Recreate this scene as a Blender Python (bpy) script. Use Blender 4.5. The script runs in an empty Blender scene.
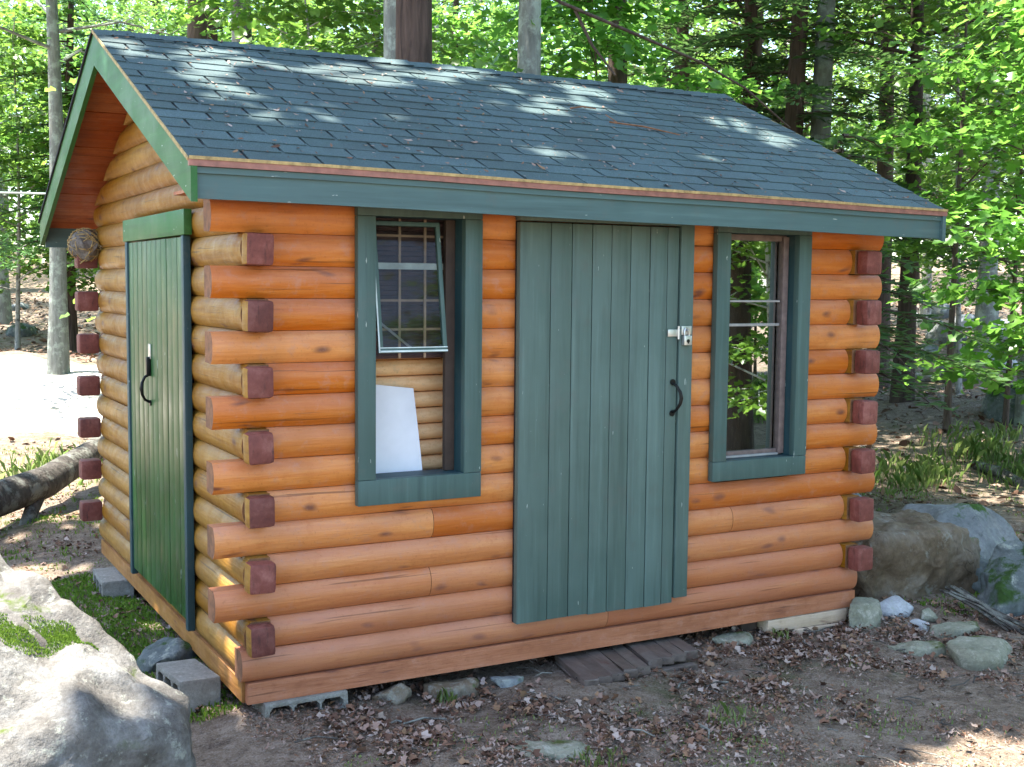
import bpy, bmesh, math, random
import numpy as np
from mathutils import Vector, Matrix, noise as mnoise

random.seed(7); RNG = np.random.default_rng(7)
SC = bpy.context.scene; COL = SC.collection
R = math.radians
# ------------------------------------------------------------------ camera
CP = Vector((-1.4666, -5.0481, 1.7577)); YAW, PIT, ROL, FPX = R(28.954), R(-4.773), R(.5437), 1206.4
FW = Vector((math.sin(YAW)*math.cos(PIT), math.cos(YAW)*math.cos(PIT), math.sin(PIT)))
_r = FW.cross(Vector((0, 0, 1))).normalized(); _u = _r.cross(FW)
RT = _r*math.cos(ROL)+_u*math.sin(ROL); UP = _u*math.cos(ROL)-_r*math.sin(ROL)
cam = bpy.data.cameras.new('camera'); co = bpy.data.objects.new('camera', cam); COL.objects.link(co)
cam.sensor_width = 36; cam.lens = 36*FPX/1024; cam.clip_start = .05; cam.clip_end = 500
m = Matrix((RT, UP, -FW)).transposed().to_4x4(); m.translation = CP; co.matrix_world = m
SC.camera = co
# ------------------------------------------------------------------ sky and sun
SUN = Vector((-.27, .16, .95)).normalized()
el = math.asin(SUN.z); az = math.atan2(SUN.x, SUN.y)
w = bpy.data.worlds.new('World'); SC.world = w; w.use_nodes = True
nt = w.node_tree; sky = nt.nodes.new('ShaderNodeTexSky'); sky.sky_type = 'NISHITA'; sky.sun_disc = False
sky.sun_elevation = el; sky.sun_rotation = az
nt.links.new(sky.outputs[0], nt.nodes['Background'].inputs[0]); nt.nodes['Background'].inputs[1].default_value = .15
sl = bpy.data.lights.new('sun', 'SUN'); so = bpy.data.objects.new('sun', sl); COL.objects.link(so)
sl.energy = 5.0; sl.angle = R(.5); sl.color = (1, .95, .86); so.rotation_euler = SUN.to_track_quat('Z', 'Y').to_euler()
SC.view_settings.view_transform = 'Standard'; SC.view_settings.look = 'None'; SC.view_settings.gamma = 1
SC.view_settings.exposure = 2.4
SC.render.engine = 'CYCLES'
cy = SC.cycles; cy.max_bounces = 8; cy.diffuse_bounces = 4; cy.glossy_bounces = 3; cy.transmission_bounces = 6
cy.transparent_max_bounces = 8; cy.sample_clamp_indirect = 6; cy.use_denoising = True; cy.caustics_reflective = False; cy.caustics_refractive = False

# ------------------------------------------------------------------ helpers: objects
def link(o): COL.objects.link(o); return o
def prop(o, label=None, cat=None, group=None, kind=None):
    if label: o['label'] = label
    if cat: o['category'] = cat
    if group: o['group'] = group
    if kind: o['kind'] = kind
    return o
def thing(name, label, cat, loc=(0, 0, 0), rz=0, group=None):
    o = bpy.data.objects.new(name, None); link(o); o.location = loc; o.rotation_euler = (0, 0, rz); o.empty_display_size = .1
    return prop(o, label, cat, group)
def copy_tree(o, parent=None):
    c = o.copy(); link(c); c.parent = parent
    for ch in o.children: copy_tree(ch, c)
    return c
class MB:
    def __init__(s): s.v = []; s.f = []; s.m = []
    def add(s, v, f, mi=0):
        b = len(s.v); s.v += [tuple(p) for p in v]; s.f += [tuple(i+b for i in q) for q in f]
        s.m += (mi if isinstance(mi, list) else [mi]*len(f)); return s
    def box(s, a, b, mi=0, rot=None, c=None):
        x0, y0, z0 = a; x1, y1, z1 = b
        v = [Vector(p) for p in ((x0,y0,z0),(x1,y0,z0),(x1,y1,z0),(x0,y1,z0),(x0,y0,z1),(x1,y0,z1),(x1,y1,z1),(x0,y1,z1))]
        if rot: 
            c = Vector(c) if c else sum(v, Vector())/8
            v = [rot@(p-c)+c for p in v]
        return s.add(v, [(0,3,2,1),(4,5,6,7),(0,1,5,4),(1,2,6,5),(2,3,7,6),(3,0,4,7)], mi)
    def bbox(s, a, b, bv=.006, mi=0, rot=None):       # bevelled box
        bm = bmesh.new(); bmesh.ops.create_cube(bm, size=1)
        for p in bm.verts: p.co = Vector(((a[i]+b[i])/2+p.co[i]*(b[i]-a[i]) for i in range(3)))
        bmesh.ops.bevel(bm, geom=bm.edges[:], offset=bv, segments=2, affect='EDGES', profile=.6)
        c = Vector([(a[i]+b[i])/2 for i in range(3)])
        bm.verts.index_update()
        v = [(rot@(p.co-c)+c if rot else p.co.copy()) for p in bm.verts]; f = [[p.index for p in q.verts] for q in bm.faces]; bm.free()
        return s.add(v, f, mi)
    def tube(s, pts, rad, n=6, mi=0, cap=True):
        pts = [Vector(p) for p in pts]; rad = rad if isinstance(rad, (list, tuple)) else [rad]*len(pts)
        v = []; f = []; t0 = (pts[1]-pts[0]).normalized(); ref = Vector((0, 0, 1)) if abs(t0.z) < .9 else Vector((1, 0, 0))
        sx = t0.cross(ref).normalized()
        for i, p in enumerate(pts):
            t = (pts[min(i+1, len(pts)-1)]-pts[max(i-1, 0)]).normalized()
            sx = (sx-t*sx.dot(t)).normalized(); sy = t.cross(sx)
            for k in range(n):
                a = 2*math.pi*k/n; v.append(p+(sx*math.cos(a)+sy*math.sin(a))*rad[i])
        for i in range(len(pts)-1):
            for k in range(n): f.append((i*n+k, i*n+(k+1) % n, (i+1)*n+(k+1) % n, (i+1)*n+k))
        if cap: f += [tuple(reversed(range(n))), tuple((len(pts)-1)*n+k for k in range(n))]
        return s.add(v, f, mi)
    def build(s, name, mats, parent=None, smooth=None):
        me = bpy.data.meshes.new(name); me.from_pydata(s.v, [], s.f)
        for q in (mats if isinstance(mats, (list, tuple)) else [mats]): me.materials.append(q)
        if any(s.m): me.polygons.foreach_set('material_index', s.m)
        if smooth is not None:
            me.shade_smooth(); me.set_sharp_from_angle(angle=R(smooth))
        me.update()
        o = link(bpy.data.objects.new(name, me)); o.parent = parent; return o
def np_mesh(name, V, F, mat, parent=None, smooth=False):
    """V (N,3), F (M,k) index array with constant k"""
    me = bpy.data.meshes.new(name); V = np.asarray(V, np.float32); F = np.asarray(F, np.int32); k = F.shape[1]
    me.vertices.add(len(V)); me.vertices.foreach_set('co', V.ravel())
    me.loops.add(F.size); me.loops.foreach_set('vertex_index', F.ravel())
    me.polygons.add(len(F)); me.polygons.foreach_set('loop_start', np.arange(0, F.size, k, dtype=np.int32))
    me.materials.append(mat); me.update(calc_edges=True); me.validate()
    if smooth: me.shade_smooth()
    if name is None: return me
    o = link(bpy.data.objects.new(name, me)); o.parent = parent; return o

# ------------------------------------------------------------------ helpers: materials
class NT:
    def __init__(s, name):
        s.mat = bpy.data.materials.new(name); s.mat.use_nodes = True; s.t = s.mat.node_tree
        s.b = s.t.nodes['Principled BSDF']; s.out = s.t.nodes['Material Output']
    def n(s, typ, **kw):
        nd = s.t.nodes.new(typ)
        for k, v in kw.items(): setattr(nd, k, v)
        return nd
    def l(s, a, b): s.t.links.new(a, b)
    def coord(s, scale=(1, 1, 1), loc=(0, 0, 0), src='Object'):
        c = s.n('ShaderNodeTexCoord'); mp = s.n('ShaderNodeMapping'); s.l(c.outputs[src], mp.inputs[0])
        mp.inputs['Scale'].default_value = scale; mp.inputs['Location'].default_value = loc; return mp.outputs[0]
    def noise(s, vec, sc=5, det=4, ro=.55, dist=0):
        nd = s.n('ShaderNodeTexNoise'); s.l(vec, nd.inputs['Vector']); nd.inputs['Scale'].default_value = sc
        nd.inputs['Detail'].default_value = det; nd.inputs['Roughness'].default_value = ro; nd.inputs['Distortion'].default_value = dist
        return nd.outputs['Fac']
    def voro(s, vec, sc=5, feat='F1', out='Distance', rnd=1):
        nd = s.n('ShaderNodeTexVoronoi', feature=feat); s.l(vec, nd.inputs['Vector']); nd.inputs['Scale'].default_value = sc
        nd.inputs['Randomness'].default_value = rnd; return nd.outputs[out]
    def ramp(s, fac, stops, interp='LINEAR'):
        nd = s.n('ShaderNodeValToRGB'); s.l(fac, nd.inputs[0]); cr = nd.color_ramp; cr.interpolation = interp
        while len(cr.elements) < len(stops): cr.elements.new(.5)
        for e, (p, c) in zip(cr.elements, stops):
            e.position = p; e.color = (*c, 1) if len(c) == 3 else c
        return nd.outputs[0]
    def rng(s, fac, a, b, c=0, d=1):
        nd = s.n('ShaderNodeMapRange'); s.l(fac, nd.inputs[0])
        for i, x in enumerate((a, b, c, d)): nd.inputs[i+1].default_value = x
        return nd.outputs[0]
    def mix(s, fac, a, b, mode='MIX'):
        nd = s.n('ShaderNodeMix', data_type='RGBA', blend_type=mode)
        for i, x in ((0, fac), (6, a), (7, b)):
            if isinstance(x, (int, float)): nd.inputs[i].default_value = x
            elif isinstance(x, tuple): nd.inputs[i].default_value = (*x, 1)
            else: s.l(x, nd.inputs[i])
        return nd.outputs[2]
    def math(s, op, a, b=None):
        nd = s.n('ShaderNodeMath', operation=op)
        for i, x in ((0, a), (1, b)):
            if x is None: continue
            if isinstance(x, (int, float)): nd.inputs[i].default_value = x
            else: s.l(x, nd.inputs[i])
        return nd.outputs[0]
    def hsv(s, colr, h=None, sat=None, val=None):
        nd = s.n('ShaderNodeHueSaturation'); s.l(colr, nd.inputs['Color'])
        for k, x in (('Hue', h), ('Saturation', sat), ('Value', val)):
            if x is None: continue
            if isinstance(x, (int, float)): nd.inputs[k].default_value = x
            else: s.l(x, nd.inputs[k])
        return nd.outputs[0]
    def island(s): return s.n('ShaderNodeNewGeometry').outputs['Random Per Island']
    def objrand(s): return s.n('ShaderNodeObjectInfo').outputs['Random']
    def bump(s, h, st=.3, d=.01):
        nd = s.n('ShaderNodeBump'); s.l(h, nd.inputs['Height']); nd.inputs['Strength'].default_value = st; nd.inputs['Distance'].default_value = d
        s.l(nd.outputs[0], s.b.inputs['Normal'])
    def set(s, colr=None, rough=None, spec=None):
        for k, x in (('Base Color', colr), ('Roughness', rough), ('Specular IOR Level', spec)):
            if x is None: continue
            if isinstance(x, (int, float)): s.b.inputs[k].default_value = x
            elif isinstance(x, tuple): s.b.inputs[k].default_value = (*x, 1)
            else: s.l(x, s.b.inputs[k])
        return s.mat

def wood_log(name, axis, base, light, dark, grey, gmix=.35, splash=None, coat=0.):
    t = NT(name); sc = [16, 16, 16]; sc[axis] = 1.3
    v = t.coord(tuple(sc)); v1 = t.coord()
    isl = t.island()
    off = t.n('ShaderNodeVectorMath', operation='ADD'); cx = t.n('ShaderNodeCombineXYZ')
    t.l(t.math('MULTIPLY', isl, 40.), cx.inputs[axis]); t.l(v, off.inputs[0]); t.l(cx.outputs[0], off.inputs[1]); vv = off.outputs[0]
    g = t.noise(vv, 1.6, 6, .62, .6)
    c = t.ramp(g, [(.22, dark), (.47, base), (.75, light)])
    c = t.hsv(c, t.rng(isl, 0, 1, .494, .506), t.rng(isl, 0, 1, 1.05, .95), t.rng(isl, 0, 1, .86, 1.12))
    # knots
    ks = [8., 8., 8.]; ks[axis] = 4.2
    kv = t.coord(tuple(ks)); kw = t.n('ShaderNodeVectorMath', operation='ADD'); t.l(kv, kw.inputs[0]); t.l(t.n('ShaderNodeTexNoise').outputs['Color'], kw.inputs[1]); kd = t.voro(kw.outputs[0], 1.0)
    kc = t.voro(kw.outputs[0], 1.0, out='Color')
    km = t.math('MULTIPLY', t.rng(kd, .06, .20, 1, 0), t.math('GREATER_THAN', kc, .4))
    c = t.mix(t.math('MULTIPLY', t.math('MULTIPLY', t.rng(kd, .1, .42, 1, 0), t.math('GREATER_THAN', kc, .4)), .35), c, dark)
    c = t.mix(t.math('MULTIPLY', km, .8), c, (.09, .032, .03))
    # painted sky sheen with weathering, blotches
    st = [5, 5, 5]; st[axis] = 1.6
    wz = t.noise(t.coord(tuple(st)), 1.0, 5, .65)
    geo = t.n('ShaderNodeNewGeometry'); sp = t.n('ShaderNodeSeparateXYZ'); t.l(geo.outputs['Normal'], sp.inputs[0])
    upm = t.rng(sp.outputs[2], -.1, .75, .0, 1.)     # upper side of each log: sky sheen painted in, plus grey dirt
    wm = t.math('MULTIPLY', t.rng(wz, .34, .60, .15, 1), upm)
    c = t.mix(t.math('MULTIPLY', wm, gmix), c, grey)
    bl = t.noise(v1, 2.3, 3, .5); c = t.mix(t.rng(bl, .52, .75, 0, .45), c, tuple(x*.55 for x in base))
    b3 = t.noise(t.coord((1, 1, 1), (3, 7, 1)), 14, 6, .7); c = t.mix(t.rng(b3, .54, .68, 0, .45), c, grey); c = t.mix(t.rng(b3, .46, .34, 0, .4), c, dark)
    if splash:                                         # rain-splash dirt on the lowest courses
        so_ = t.n('ShaderNodeSeparateXYZ'); t.l(v1, so_.inputs[0]); zz = t.math('ADD', so_.outputs[2], t.math('MULTIPLY', t.noise(t.coord((1.2, 1, 3)), 2.2, 4, .6), .5))
        c = t.mix(t.rng(zz, 1.0, .3, 0, .62), c, splash)
    fine = t.noise(t.coord(), 70, 4, .7); c = t.mix(t.rng(fine, .58, .75, 0, .45), c, tuple(x*.4 for x in base))
    ks2 = [55, 55, 55]; ks2[axis] = .9; ck = t.noise(t.coord(tuple(ks2), (2, 5, 8)), 1, 3, .55); ckm = t.rng(ck, .655, .69, 0, .65); c = t.mix(ckm, c, tuple(x*.25 for x in dark))
    t.b.inputs['Coat Weight'].default_value = coat; t.b.inputs['Coat Roughness'].default_value = .3
    t.bump(t.mix(.5, g, t.noise(vv, 6, 3, .6)), .6, .008)
    return t.set(c, t.rng(t.noise(v1, 9, 5, .7), .3, .7, .36, .68), .4)
def paint(name, c1, c2, axis=2, rough=.5, chips=(.45, .5, .45), chip=.722):
    t = NT(name); sc = [30, 30, 30]; sc[axis] = 1.5
    g = t.noise(t.coord(tuple(sc)), 1, 5, .6); b = t.noise(t.coord(), 3, 4, .6)
    c = t.ramp(b, [(.3, c1), (.7, c2)]); isl = t.island(); c = t.hsv(c, t.rng(isl, 0, 1, .49, .51), 1., t.rng(isl, 0, 1, .86, 1.12))
    c = t.mix(t.rng(g, .52, .72, 0, .5), c, tuple(x*.55 for x in c1)); c = t.mix(t.rng(g, .45, .3, 0, .35), c, tuple(min(1, x*1.5+.01) for x in c2)); b5 = t.noise(t.coord((1, 1, 1), (4, 4, 4)), 8, 6, .7); c = t.mix(t.rng(b5, .55, .72, 0, .4), c, (.10, .11, .095))
    cs = [60, 60, 60]; cs[axis] = 14; ch = t.noise(t.coord(tuple(cs)), 1, 3, .5)
    c = t.mix(t.rng(ch, chip, chip+.02, 0, .7), c, chips)
    t.bump(g, .25, .003); return t.set(c, t.rng(b, .3, .7, rough-.08, rough+.12), .4)
def plain(name, c, rough=.6, metal=0, var=.25, sc=12):
    t = NT(name); n_ = t.noise(t.coord(), sc, 5, .6)
    t.b.inputs['Metallic'].default_value = metal; t.bump(n_, .2, .004)
    return t.set(t.mix(t.rng(n_, .3, .7), tuple(x*(1-var) for x in c), tuple(min(1, x*(1+var)) for x in c)), rough)
def leafmat(name, c_lo, c_hi, trans=.5, gloss=.42, bright=1.5):
    t = NT(name); isl = t.island(); c = t.ramp(isl, [(0, c_lo), (.55, tuple((a+b)/2 for a, b in zip(c_lo, c_hi))), (1, c_hi)])
    c = t.hsv(c, t.rng(t.objrand(), 0, 1, .485, .515), 1., t.rng(t.objrand(), 0, 1, .8, 1.2))
    t.set(c, gloss, .5)
    tr = t.n('ShaderNodeBsdfTranslucent'); t.l(t.hsv(c, .487, .97, bright), tr.inputs[0])
    ms = t.n('ShaderNodeMixShader'); ms.inputs[0].default_value = trans
    t.l(t.b.outputs[0], ms.inputs[1]); t.l(tr.outputs[0], ms.inputs[2]); t.l(ms.outputs[0], t.out.inputs[0]); return t.mat
def bark(name, c1, c2, lichen=None, lsc=3, vs=1.5, bump=.8):
    t = NT(name); g = t.noise(t.coord((14, 14, vs*2)), 1.2, 6, .65, .5)
    c = t.ramp(g, [(.3, c1), (.7, c2)])
    if lichen: c = t.mix(t.rng(t.noise(t.coord(), lsc, 6, .7), .5, .6), c, lichen)
    c = t.hsv(c, .5, 1., t.rng(t.objrand(), 0, 1, .7, 1.25))
    t.bump(g, bump, .03); return t.set(c, .9, .2)
def stone(name, c1, c2, c3, moss=0, mossc=(.05, .11, .015), sc=1.0, lich=(.33, .35, .29)):
    t = NT(name); v = t.coord()
    a = t.noise(v, 3.5*sc, 8, .68); b = t.noise(v, 30*sc, 5, .7)
    c = t.ramp(a, [(.3, c1), (.5, c2), (.7, c3)])
    c = t.mix(t.rng(b, .35, .7, 0, .45), c, tuple(x*.4 for x in c1))
    li = t.noise(t.coord((1, 1, 1), (5, 3, 2)), 7*sc, 7, .75); c = t.mix(t.rng(li, .55, .63, 0, .7), c, lich)
    wv_ = t.n('ShaderNodeVectorMath', operation='ADD'); t.l(v, wv_.inputs[0]); nz_ = t.n('ShaderNodeTexNoise'); t.l(v, nz_.inputs['Vector']); nz_.inputs['Scale'].default_value = 3.; t.l(nz_.outputs['Color'], wv_.inputs[1])
    ce = t.voro(wv_.outputs[0], 1.9*sc, 'DISTANCE_TO_EDGE'); c = t.mix(t.math('MULTIPLY', t.rng(ce, .003, .014, .7, 0), t.rng(t.noise(t.coord((1, 1, 1), (7, 2, 9)), 2.6, 4, .6), .56, .64)), c, tuple(x*.3 for x in c1))
    h = t.mix(.5, a, b)
    if moss:
        geo = t.n('ShaderNodeNewGeometry'); sp = t.n('ShaderNodeSeparateXYZ'); t.l(geo.outputs['Normal'], sp.inputs[0])
        mm = t.math('MULTIPLY', t.rng(t.noise(t.coord((1, 1, 1), (9, 1, 4)), 3.2, 6, .65), .62-moss*.3, .68-moss*.3), t.rng(sp.outputs[2], .1, .6))
        c = t.mix(mm, c, t.ramp(b, [(.3, tuple(x*.5 for x in mossc)), (.7, mossc)]))
    t.bump(h, .7, .03); return t.set(c, .88, .25)

M = {}
ORB, ORL, ORD, GREY = (.575, .174, .026), (.69, .262, .06), (.47, .132, .021), (.45, .22, .15)
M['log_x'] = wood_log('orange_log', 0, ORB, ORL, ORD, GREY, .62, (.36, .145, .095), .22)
M['log_y'] = wood_log('bounce_tinted_log', 1, (.28, .122, .008), (.36, .175, .015), (.16, .06, .005), (.17, .105, .025), .3)  # front log stain yellowed, green bounce light put into the colour
M['board_x'] = wood_log('stained_board', 0, (.38, .135, .06), (.46, .19, .10), (.25, .08, .035), GREY, .5)
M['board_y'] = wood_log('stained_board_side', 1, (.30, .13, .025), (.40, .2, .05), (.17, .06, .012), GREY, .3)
M['soffit'] = wood_log('rust_soffit', 0, (.36, .082, .018), (.46, .13, .03), (.2, .04, .01), (.3, .1, .04), .2)
M['endgrain'] = plain('cut_log_end', (.20, .085, .035), .8, 0, .4, 30)
t = NT('oxblood_end_paint'); a = t.noise(t.coord(), 11, 7, .7); b = t.noise(t.coord((40, 40, 9)), 1, 5, .65)
c = t.ramp(a, [(.3, (.10, .026, .02)), (.5, (.17, .048, .036)), (.68, (.25, .095, .075))]); c = t.mix(t.rng(b, .55, .7, 0, .8), c, (.05, .018, .015))
c = t.hsv(c, .5, 1., t.rng(t.objrand(), 0, 1, .75, 1.2)); t.bump(t.mix(.5, a, b), .7, .01); M['endpaint'] = t.set(c, .62, .35)
M['teal'] = paint('teal_grey_door_paint', (.075, .122, .104), (.098, .15, .128))
M['trim'] = paint('teal_trim_paint', (.052, .098, .087), (.066, .118, .104))
M['fascia'] = paint('teal_fascia_paint', (.055, .105, .103), (.068, .126, .122), 0)
M['green'] = paint('green_side_paint', (.010, .06, .010), (.017, .084, .016), 2, .38)
M['greentrim'] = paint('light_greened_rake', (.013, .09, .012), (.02, .114, .018), 1)  # greener than the teal trim, light on that side put into the colour
M['headgreen'] = paint('green_head_paint', (.022, .112, .022), (.03, .135, .03), 1)
M['jamb'] = paint('dark_teal_jamb_paint', (.016, .05, .058), (.024, .064, .07))
M['copper'] = plain('rust_brown_drip_metal', (.27, .115, .085), .5, .2, .3, 20)
M['straw'] = plain('straw_wood_edge', (.36, .25, .1), .8, 0, .4, 40)
M['flat_black'] = plain('flat_black_backing', (.012, .014, .016), .95)  # black stands for the deep shade seen in the shingle slots
M['black'] = plain('black_iron', (.012, .012, .012), .4, .6)
M['steel'] = plain('bright_steel', (.62, .62, .6), .35, .8, .1)
M['sash'] = plain('weathered_sash', (.16, .115, .1), .6, 0, .3, 25)
M['paleline'] = plain('pale_sash_edge', (.55, .62, .58), .5)
M['grille'] = plain('grey_grille', (.33, .32, .30), .5)
M['dark'] = plain('dark_interior_wood', (.05, .032, .022), .8)
t = NT('shingle'); b1 = t.noise(t.coord(), 220, 3, .7); b2 = t.noise(t.coord(), 2.2, 4, .6); isl = t.island()
c = t.ramp(b1, [(.3, (.022, .041, .041)), (.5, (.052, .087, .088)), (.7, (.12, .165, .162))])
c = t.hsv(c, t.rng(isl, 0, 1, .49, .51), 1., t.rng(isl, 0, 1, .86, 1.15)); c = t.mix(t.rng(b2, .45, .7, 0, .5), c, (.04, .05, .05)); b4 = t.noise(t.coord(), 45, 4, .7); c = t.mix(t.rng(b4, .6, .75, 0, .4), c, (.12, .14, .12))
t.bump(b1, .5, .004); M['shingle'] = t.set(c, .82, .35)
# ground
t = NT('forest_soil'); v = t.coord(); a = t.noise(v, .55, 6, .6); b = t.noise(v, 9, 7, .7); d = t.noise(v, 55, 5, .7)
c = t.ramp(b, [(.3, (.085, .058, .040)), (.5, (.212, .156, .110)), (.7, (.35, .28, .215))])
c = t.mix(t.rng(d, .5, .72, 0, .7), c, (.36, .31, .27)); c = t.mix(t.rng(t.noise(v, 30, 4, .6), .55, .7, 0, .7), c, (.04, .028, .02))
mo = t.rng(t.noise(t.coord((1, 1, 1), (3, 8, 0)), 1.3, 7, .72), .55, .66, 0, .6); sx_ = t.n('ShaderNodeSeparateXYZ'); t.l(v, sx_.inputs[0])                # a pale patch of ground left of the shed
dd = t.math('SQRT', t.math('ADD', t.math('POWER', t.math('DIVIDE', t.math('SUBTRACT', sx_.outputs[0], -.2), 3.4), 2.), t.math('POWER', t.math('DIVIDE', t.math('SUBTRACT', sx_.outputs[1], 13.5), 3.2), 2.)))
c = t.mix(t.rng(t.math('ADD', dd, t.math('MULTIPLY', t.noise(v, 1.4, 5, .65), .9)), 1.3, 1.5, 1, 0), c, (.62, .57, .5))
c = t.mix(mo, c, t.ramp(d, [(.3, (.04, .06, .015)), (.7, (.1, .13, .035))]))
d2 = t.noise(v, 120, 4, .7); c = t.mix(t.rng(d2, .52, .68, 0, .55), c, (.05, .034, .024)); c = t.mix(t.rng(d2, .46, .34, 0, .5), c, (.4, .33, .27))
t.bump(t.mix(.5, b, d), 1., .05); M['soil'] = t.set(c, .95, .15)
# litter
t = NT('leaf_litter'); isl = t.island()
c = t.ramp(isl, [(0, (.09, .045, .028)), (.2, (.17, .09, .055)), (.45, (.25, .165, .125)), (.62, (.31, .23, .185)), (.78, (.23, .135, .075)), (.90, (.36, .28, .235)), (.97, (.12, .07, .045))], 'CONSTANT')
M['litter'] = t.set(c, .75, .3)
M['leaf_maple'] = leafmat('maple_leaf', (.055, .15, .02), (.13, .27, .035), .55, .34, 1.9)
M['leaf_beech'] = leafmat('woodland_leaf', (.045, .12, .018), (.14, .26, .042), .52, .34, 1.75)
M['needle'] = leafmat('hemlock_needles', (.04, .11, .03), (.09, .19, .05), .35, .5, 1.5)
M['canopy'] = leafmat('high_canopy_leaf', (.04, .10, .018), (.08, .17, .03), .35, .5)
M['grass'] = leafmat('grass_blade', (.13, .24, .045), (.34, .42, .15), .45, .45, 1.4)
M['mossblade'] = leafmat('moss_blade', (.08, .17, .012), (.18, .31, .025), .3, .7, 1.2)
M['bark_grey'] = bark('grey_beech_bark', (.12, .125, .11), (.24, .25, .225), (.3, .34, .29), 5)
M['bark_brown'] = bark('brown_bark', (.045, .032, .026), (.13, .095, .075))
M['bark_red'] = bark('hemlock_bark', (.03, .021, .017), (.13, .085, .066), None, 4, .8, 1.2)
M['bark_pale'] = bark('pale_birch_bark', (.25, .24, .22), (.42, .41, .38), (.12, .11, .1), 6)
M['bark_fallen'] = bark('fallen_bark', (.03, .026, .022), (.12, .105, .09), (.2, .2, .17), 6, 1.5, 1.2)
M['st_grey'] = stone('grey_granite', (.11, .12, .12), (.19, .205, .205), (.26, .27, .27), .25, lich=(.29, .31, .27))
M['st_brown'] = stone('brown_granite', (.08, .052, .03), (.17, .125, .08), (.25, .215, .17), .1, lich=(.25, .24, .2))
M['st_boulder'] = stone('lichen_boulder', (.07, .06, .05), (.155, .145, .13), (.26, .255, .24), .1, (.08, .11, .02), 1.8, (.32, .33, .27))
M['st_moss'] = stone('mossy_rock', (.07, .08, .075), (.13, .15, .145), (.2, .22, .21), .5, (.035, .075, .012))
M['st_green'] = stone('greenish_flagstone', (.17, .165, .115), (.27, .265, .19), (.35, .34, .26), .2, (.1, .12, .03), 2, (.4, .38, .31))
M['st_white'] = stone('pale_stone', (.32, .32, .32), (.45, .45, .46), (.55, .55, .55), 0, sc=2)
M['concrete'] = stone('concrete_block', (.24, .225, .19), (.31, .295, .255), (.37, .355, .31), 0, sc=3, lich=(.4, .39, .34))
M['plankgrey'] = wood_log('weathered_step_plank', 1, (.10, .075, .062), (.16, .125, .105), (.05, .036, .03), (.15, .13, .11), .4)
M['palewood'] = wood_log('pale_raw_timber', 0, (.56, .42, .29), (.66, .52, .38), (.38, .26, .16), (.48, .4, .33), .3)
M['peeled'] = wood_log('peeled_log', 0, (.76, .42, .19), (.84, .56, .30), (.62, .29, .10), (.5, .35, .22), .3)
t = NT('window_glass'); t.set((.02, .025, .025), .02); t.b.inputs['Transmission Weight'].default_value = 0
gl = t.n('ShaderNodeBsdfGlossy'); gl.inputs['Roughness'].default_value = .008; gl.inputs[0].default_value = (.95, 1, .97, 1)
tr = t.n('ShaderNodeBsdfTransparent'); tr.inputs[0].default_value = (.8, .85, .83, 1); fr = t.n('ShaderNodeFresnel'); fr.inputs[0].default_value = 2.0
bm_ = t.n('ShaderNodeBump'); bm_.inputs['Strength'].default_value = .02; t.l(t.noise(t.coord(), 4, 1), bm_.inputs['Height']); t.l(bm_.outputs[0], gl.inputs['Normal'])
ms = t.n('ShaderNodeMixShader'); t.l(t.math('ADD', t.math('MULTIPLY', fr.outputs[0], 1.0), .46), ms.inputs[0])
t.l(tr.outputs[0], ms.inputs[1]); t.l(gl.outputs[0], ms.inputs[2]); t.l(ms.outputs[0], t.out.inputs[0]); M['glass'] = t.mat
t = NT('dusty_window_glass'); gl = t.n('ShaderNodeBsdfGlossy'); gl.inputs['Roughness'].default_value = .03; tr = t.n('ShaderNodeBsdfTransparent'); tr.inputs[0].default_value = (.8, .82, .82, 1)
ms = t.n('ShaderNodeMixShader'); ms.inputs[0].default_value = .012; t.l(tr.outputs[0], ms.inputs[1]); t.l(gl.outputs[0], ms.inputs[2]); t.l(ms.outputs[0], t.out.inputs[0]); M['glass_dull'] = t.mat
M['sheet'] = plain('white_sheet', (.78, .78, .8), .6, 0, .06, 6)

# ------------------------------------------------------------------ terrain
def sst(a, b, x): t_ = np.clip((x-a)/(b-a), 0, 1); return t_*t_*(3-2*t_)
def ground_z(x, y):
    x = np.asarray(x, float); y = np.asarray(y, float)
    near = sst(1.5, 9, np.hypot(np.maximum(np.maximum(-.5-x, x-4.5), 0), np.maximum(np.maximum(-3-y, y-4), 0)))
    z = -.19-.08*sst(.1, -.9, x)*sst(-1.2, 1, y)+0*x
    d = np.maximum(np.hypot(x-1.5, y-0)-9, 0)*sst(-6, 2, y)
    z = z+.052*np.minimum(d, 70)
    z = z+near*(.16*np.sin(.41*x+1.3)*np.cos(.37*y+.4)+.08*np.sin(1.13*x+.77*y)+.05*np.sin(1.9*y-1.1*x+2))
    z = z+.012*np.sin(5.1*x+1.7*y)+.012*np.sin(3.3*x-6.1*y+1)+.008*np.sin(11*x+9*y)
    return z
def gz(x, y): return float(ground_z(x, y))
def graded(a0, a1, lo, hi, fine, growth):
    c_ = list(np.arange(lo, hi, fine)); s = fine; x = lo; L = []
    while x > a0: s *= growth; x -= s; L.append(x)
    s = fine; x = c_[-1]; H = []
    while x < a1: s *= growth; x += s; H.append(x)
    return np.array(L[::-1]+c_+H)
gx = graded(-140, 160, -3, 6, .07, 1.06); gy = graded(-140, 160, -3, 4, .07, 1.06)
X, Y = np.meshgrid(gx, gy); Z = ground_z(X, Y)
nz = np.array([mnoise.fractal(Vector((a*1.6, b*1.6, 0)), 1., 2., 4) for a, b in zip(X.ravel(), Y.ravel())]).reshape(X.shape)
Z = Z+nz*.02
nx = len(gx); ii = np.arange(len(gy)-1)[:, None]*nx+np.arange(nx-1)[None, :]
Fq = np.stack([ii, ii+1, ii+nx+1, ii+nx], -1).reshape(-1, 4)
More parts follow.
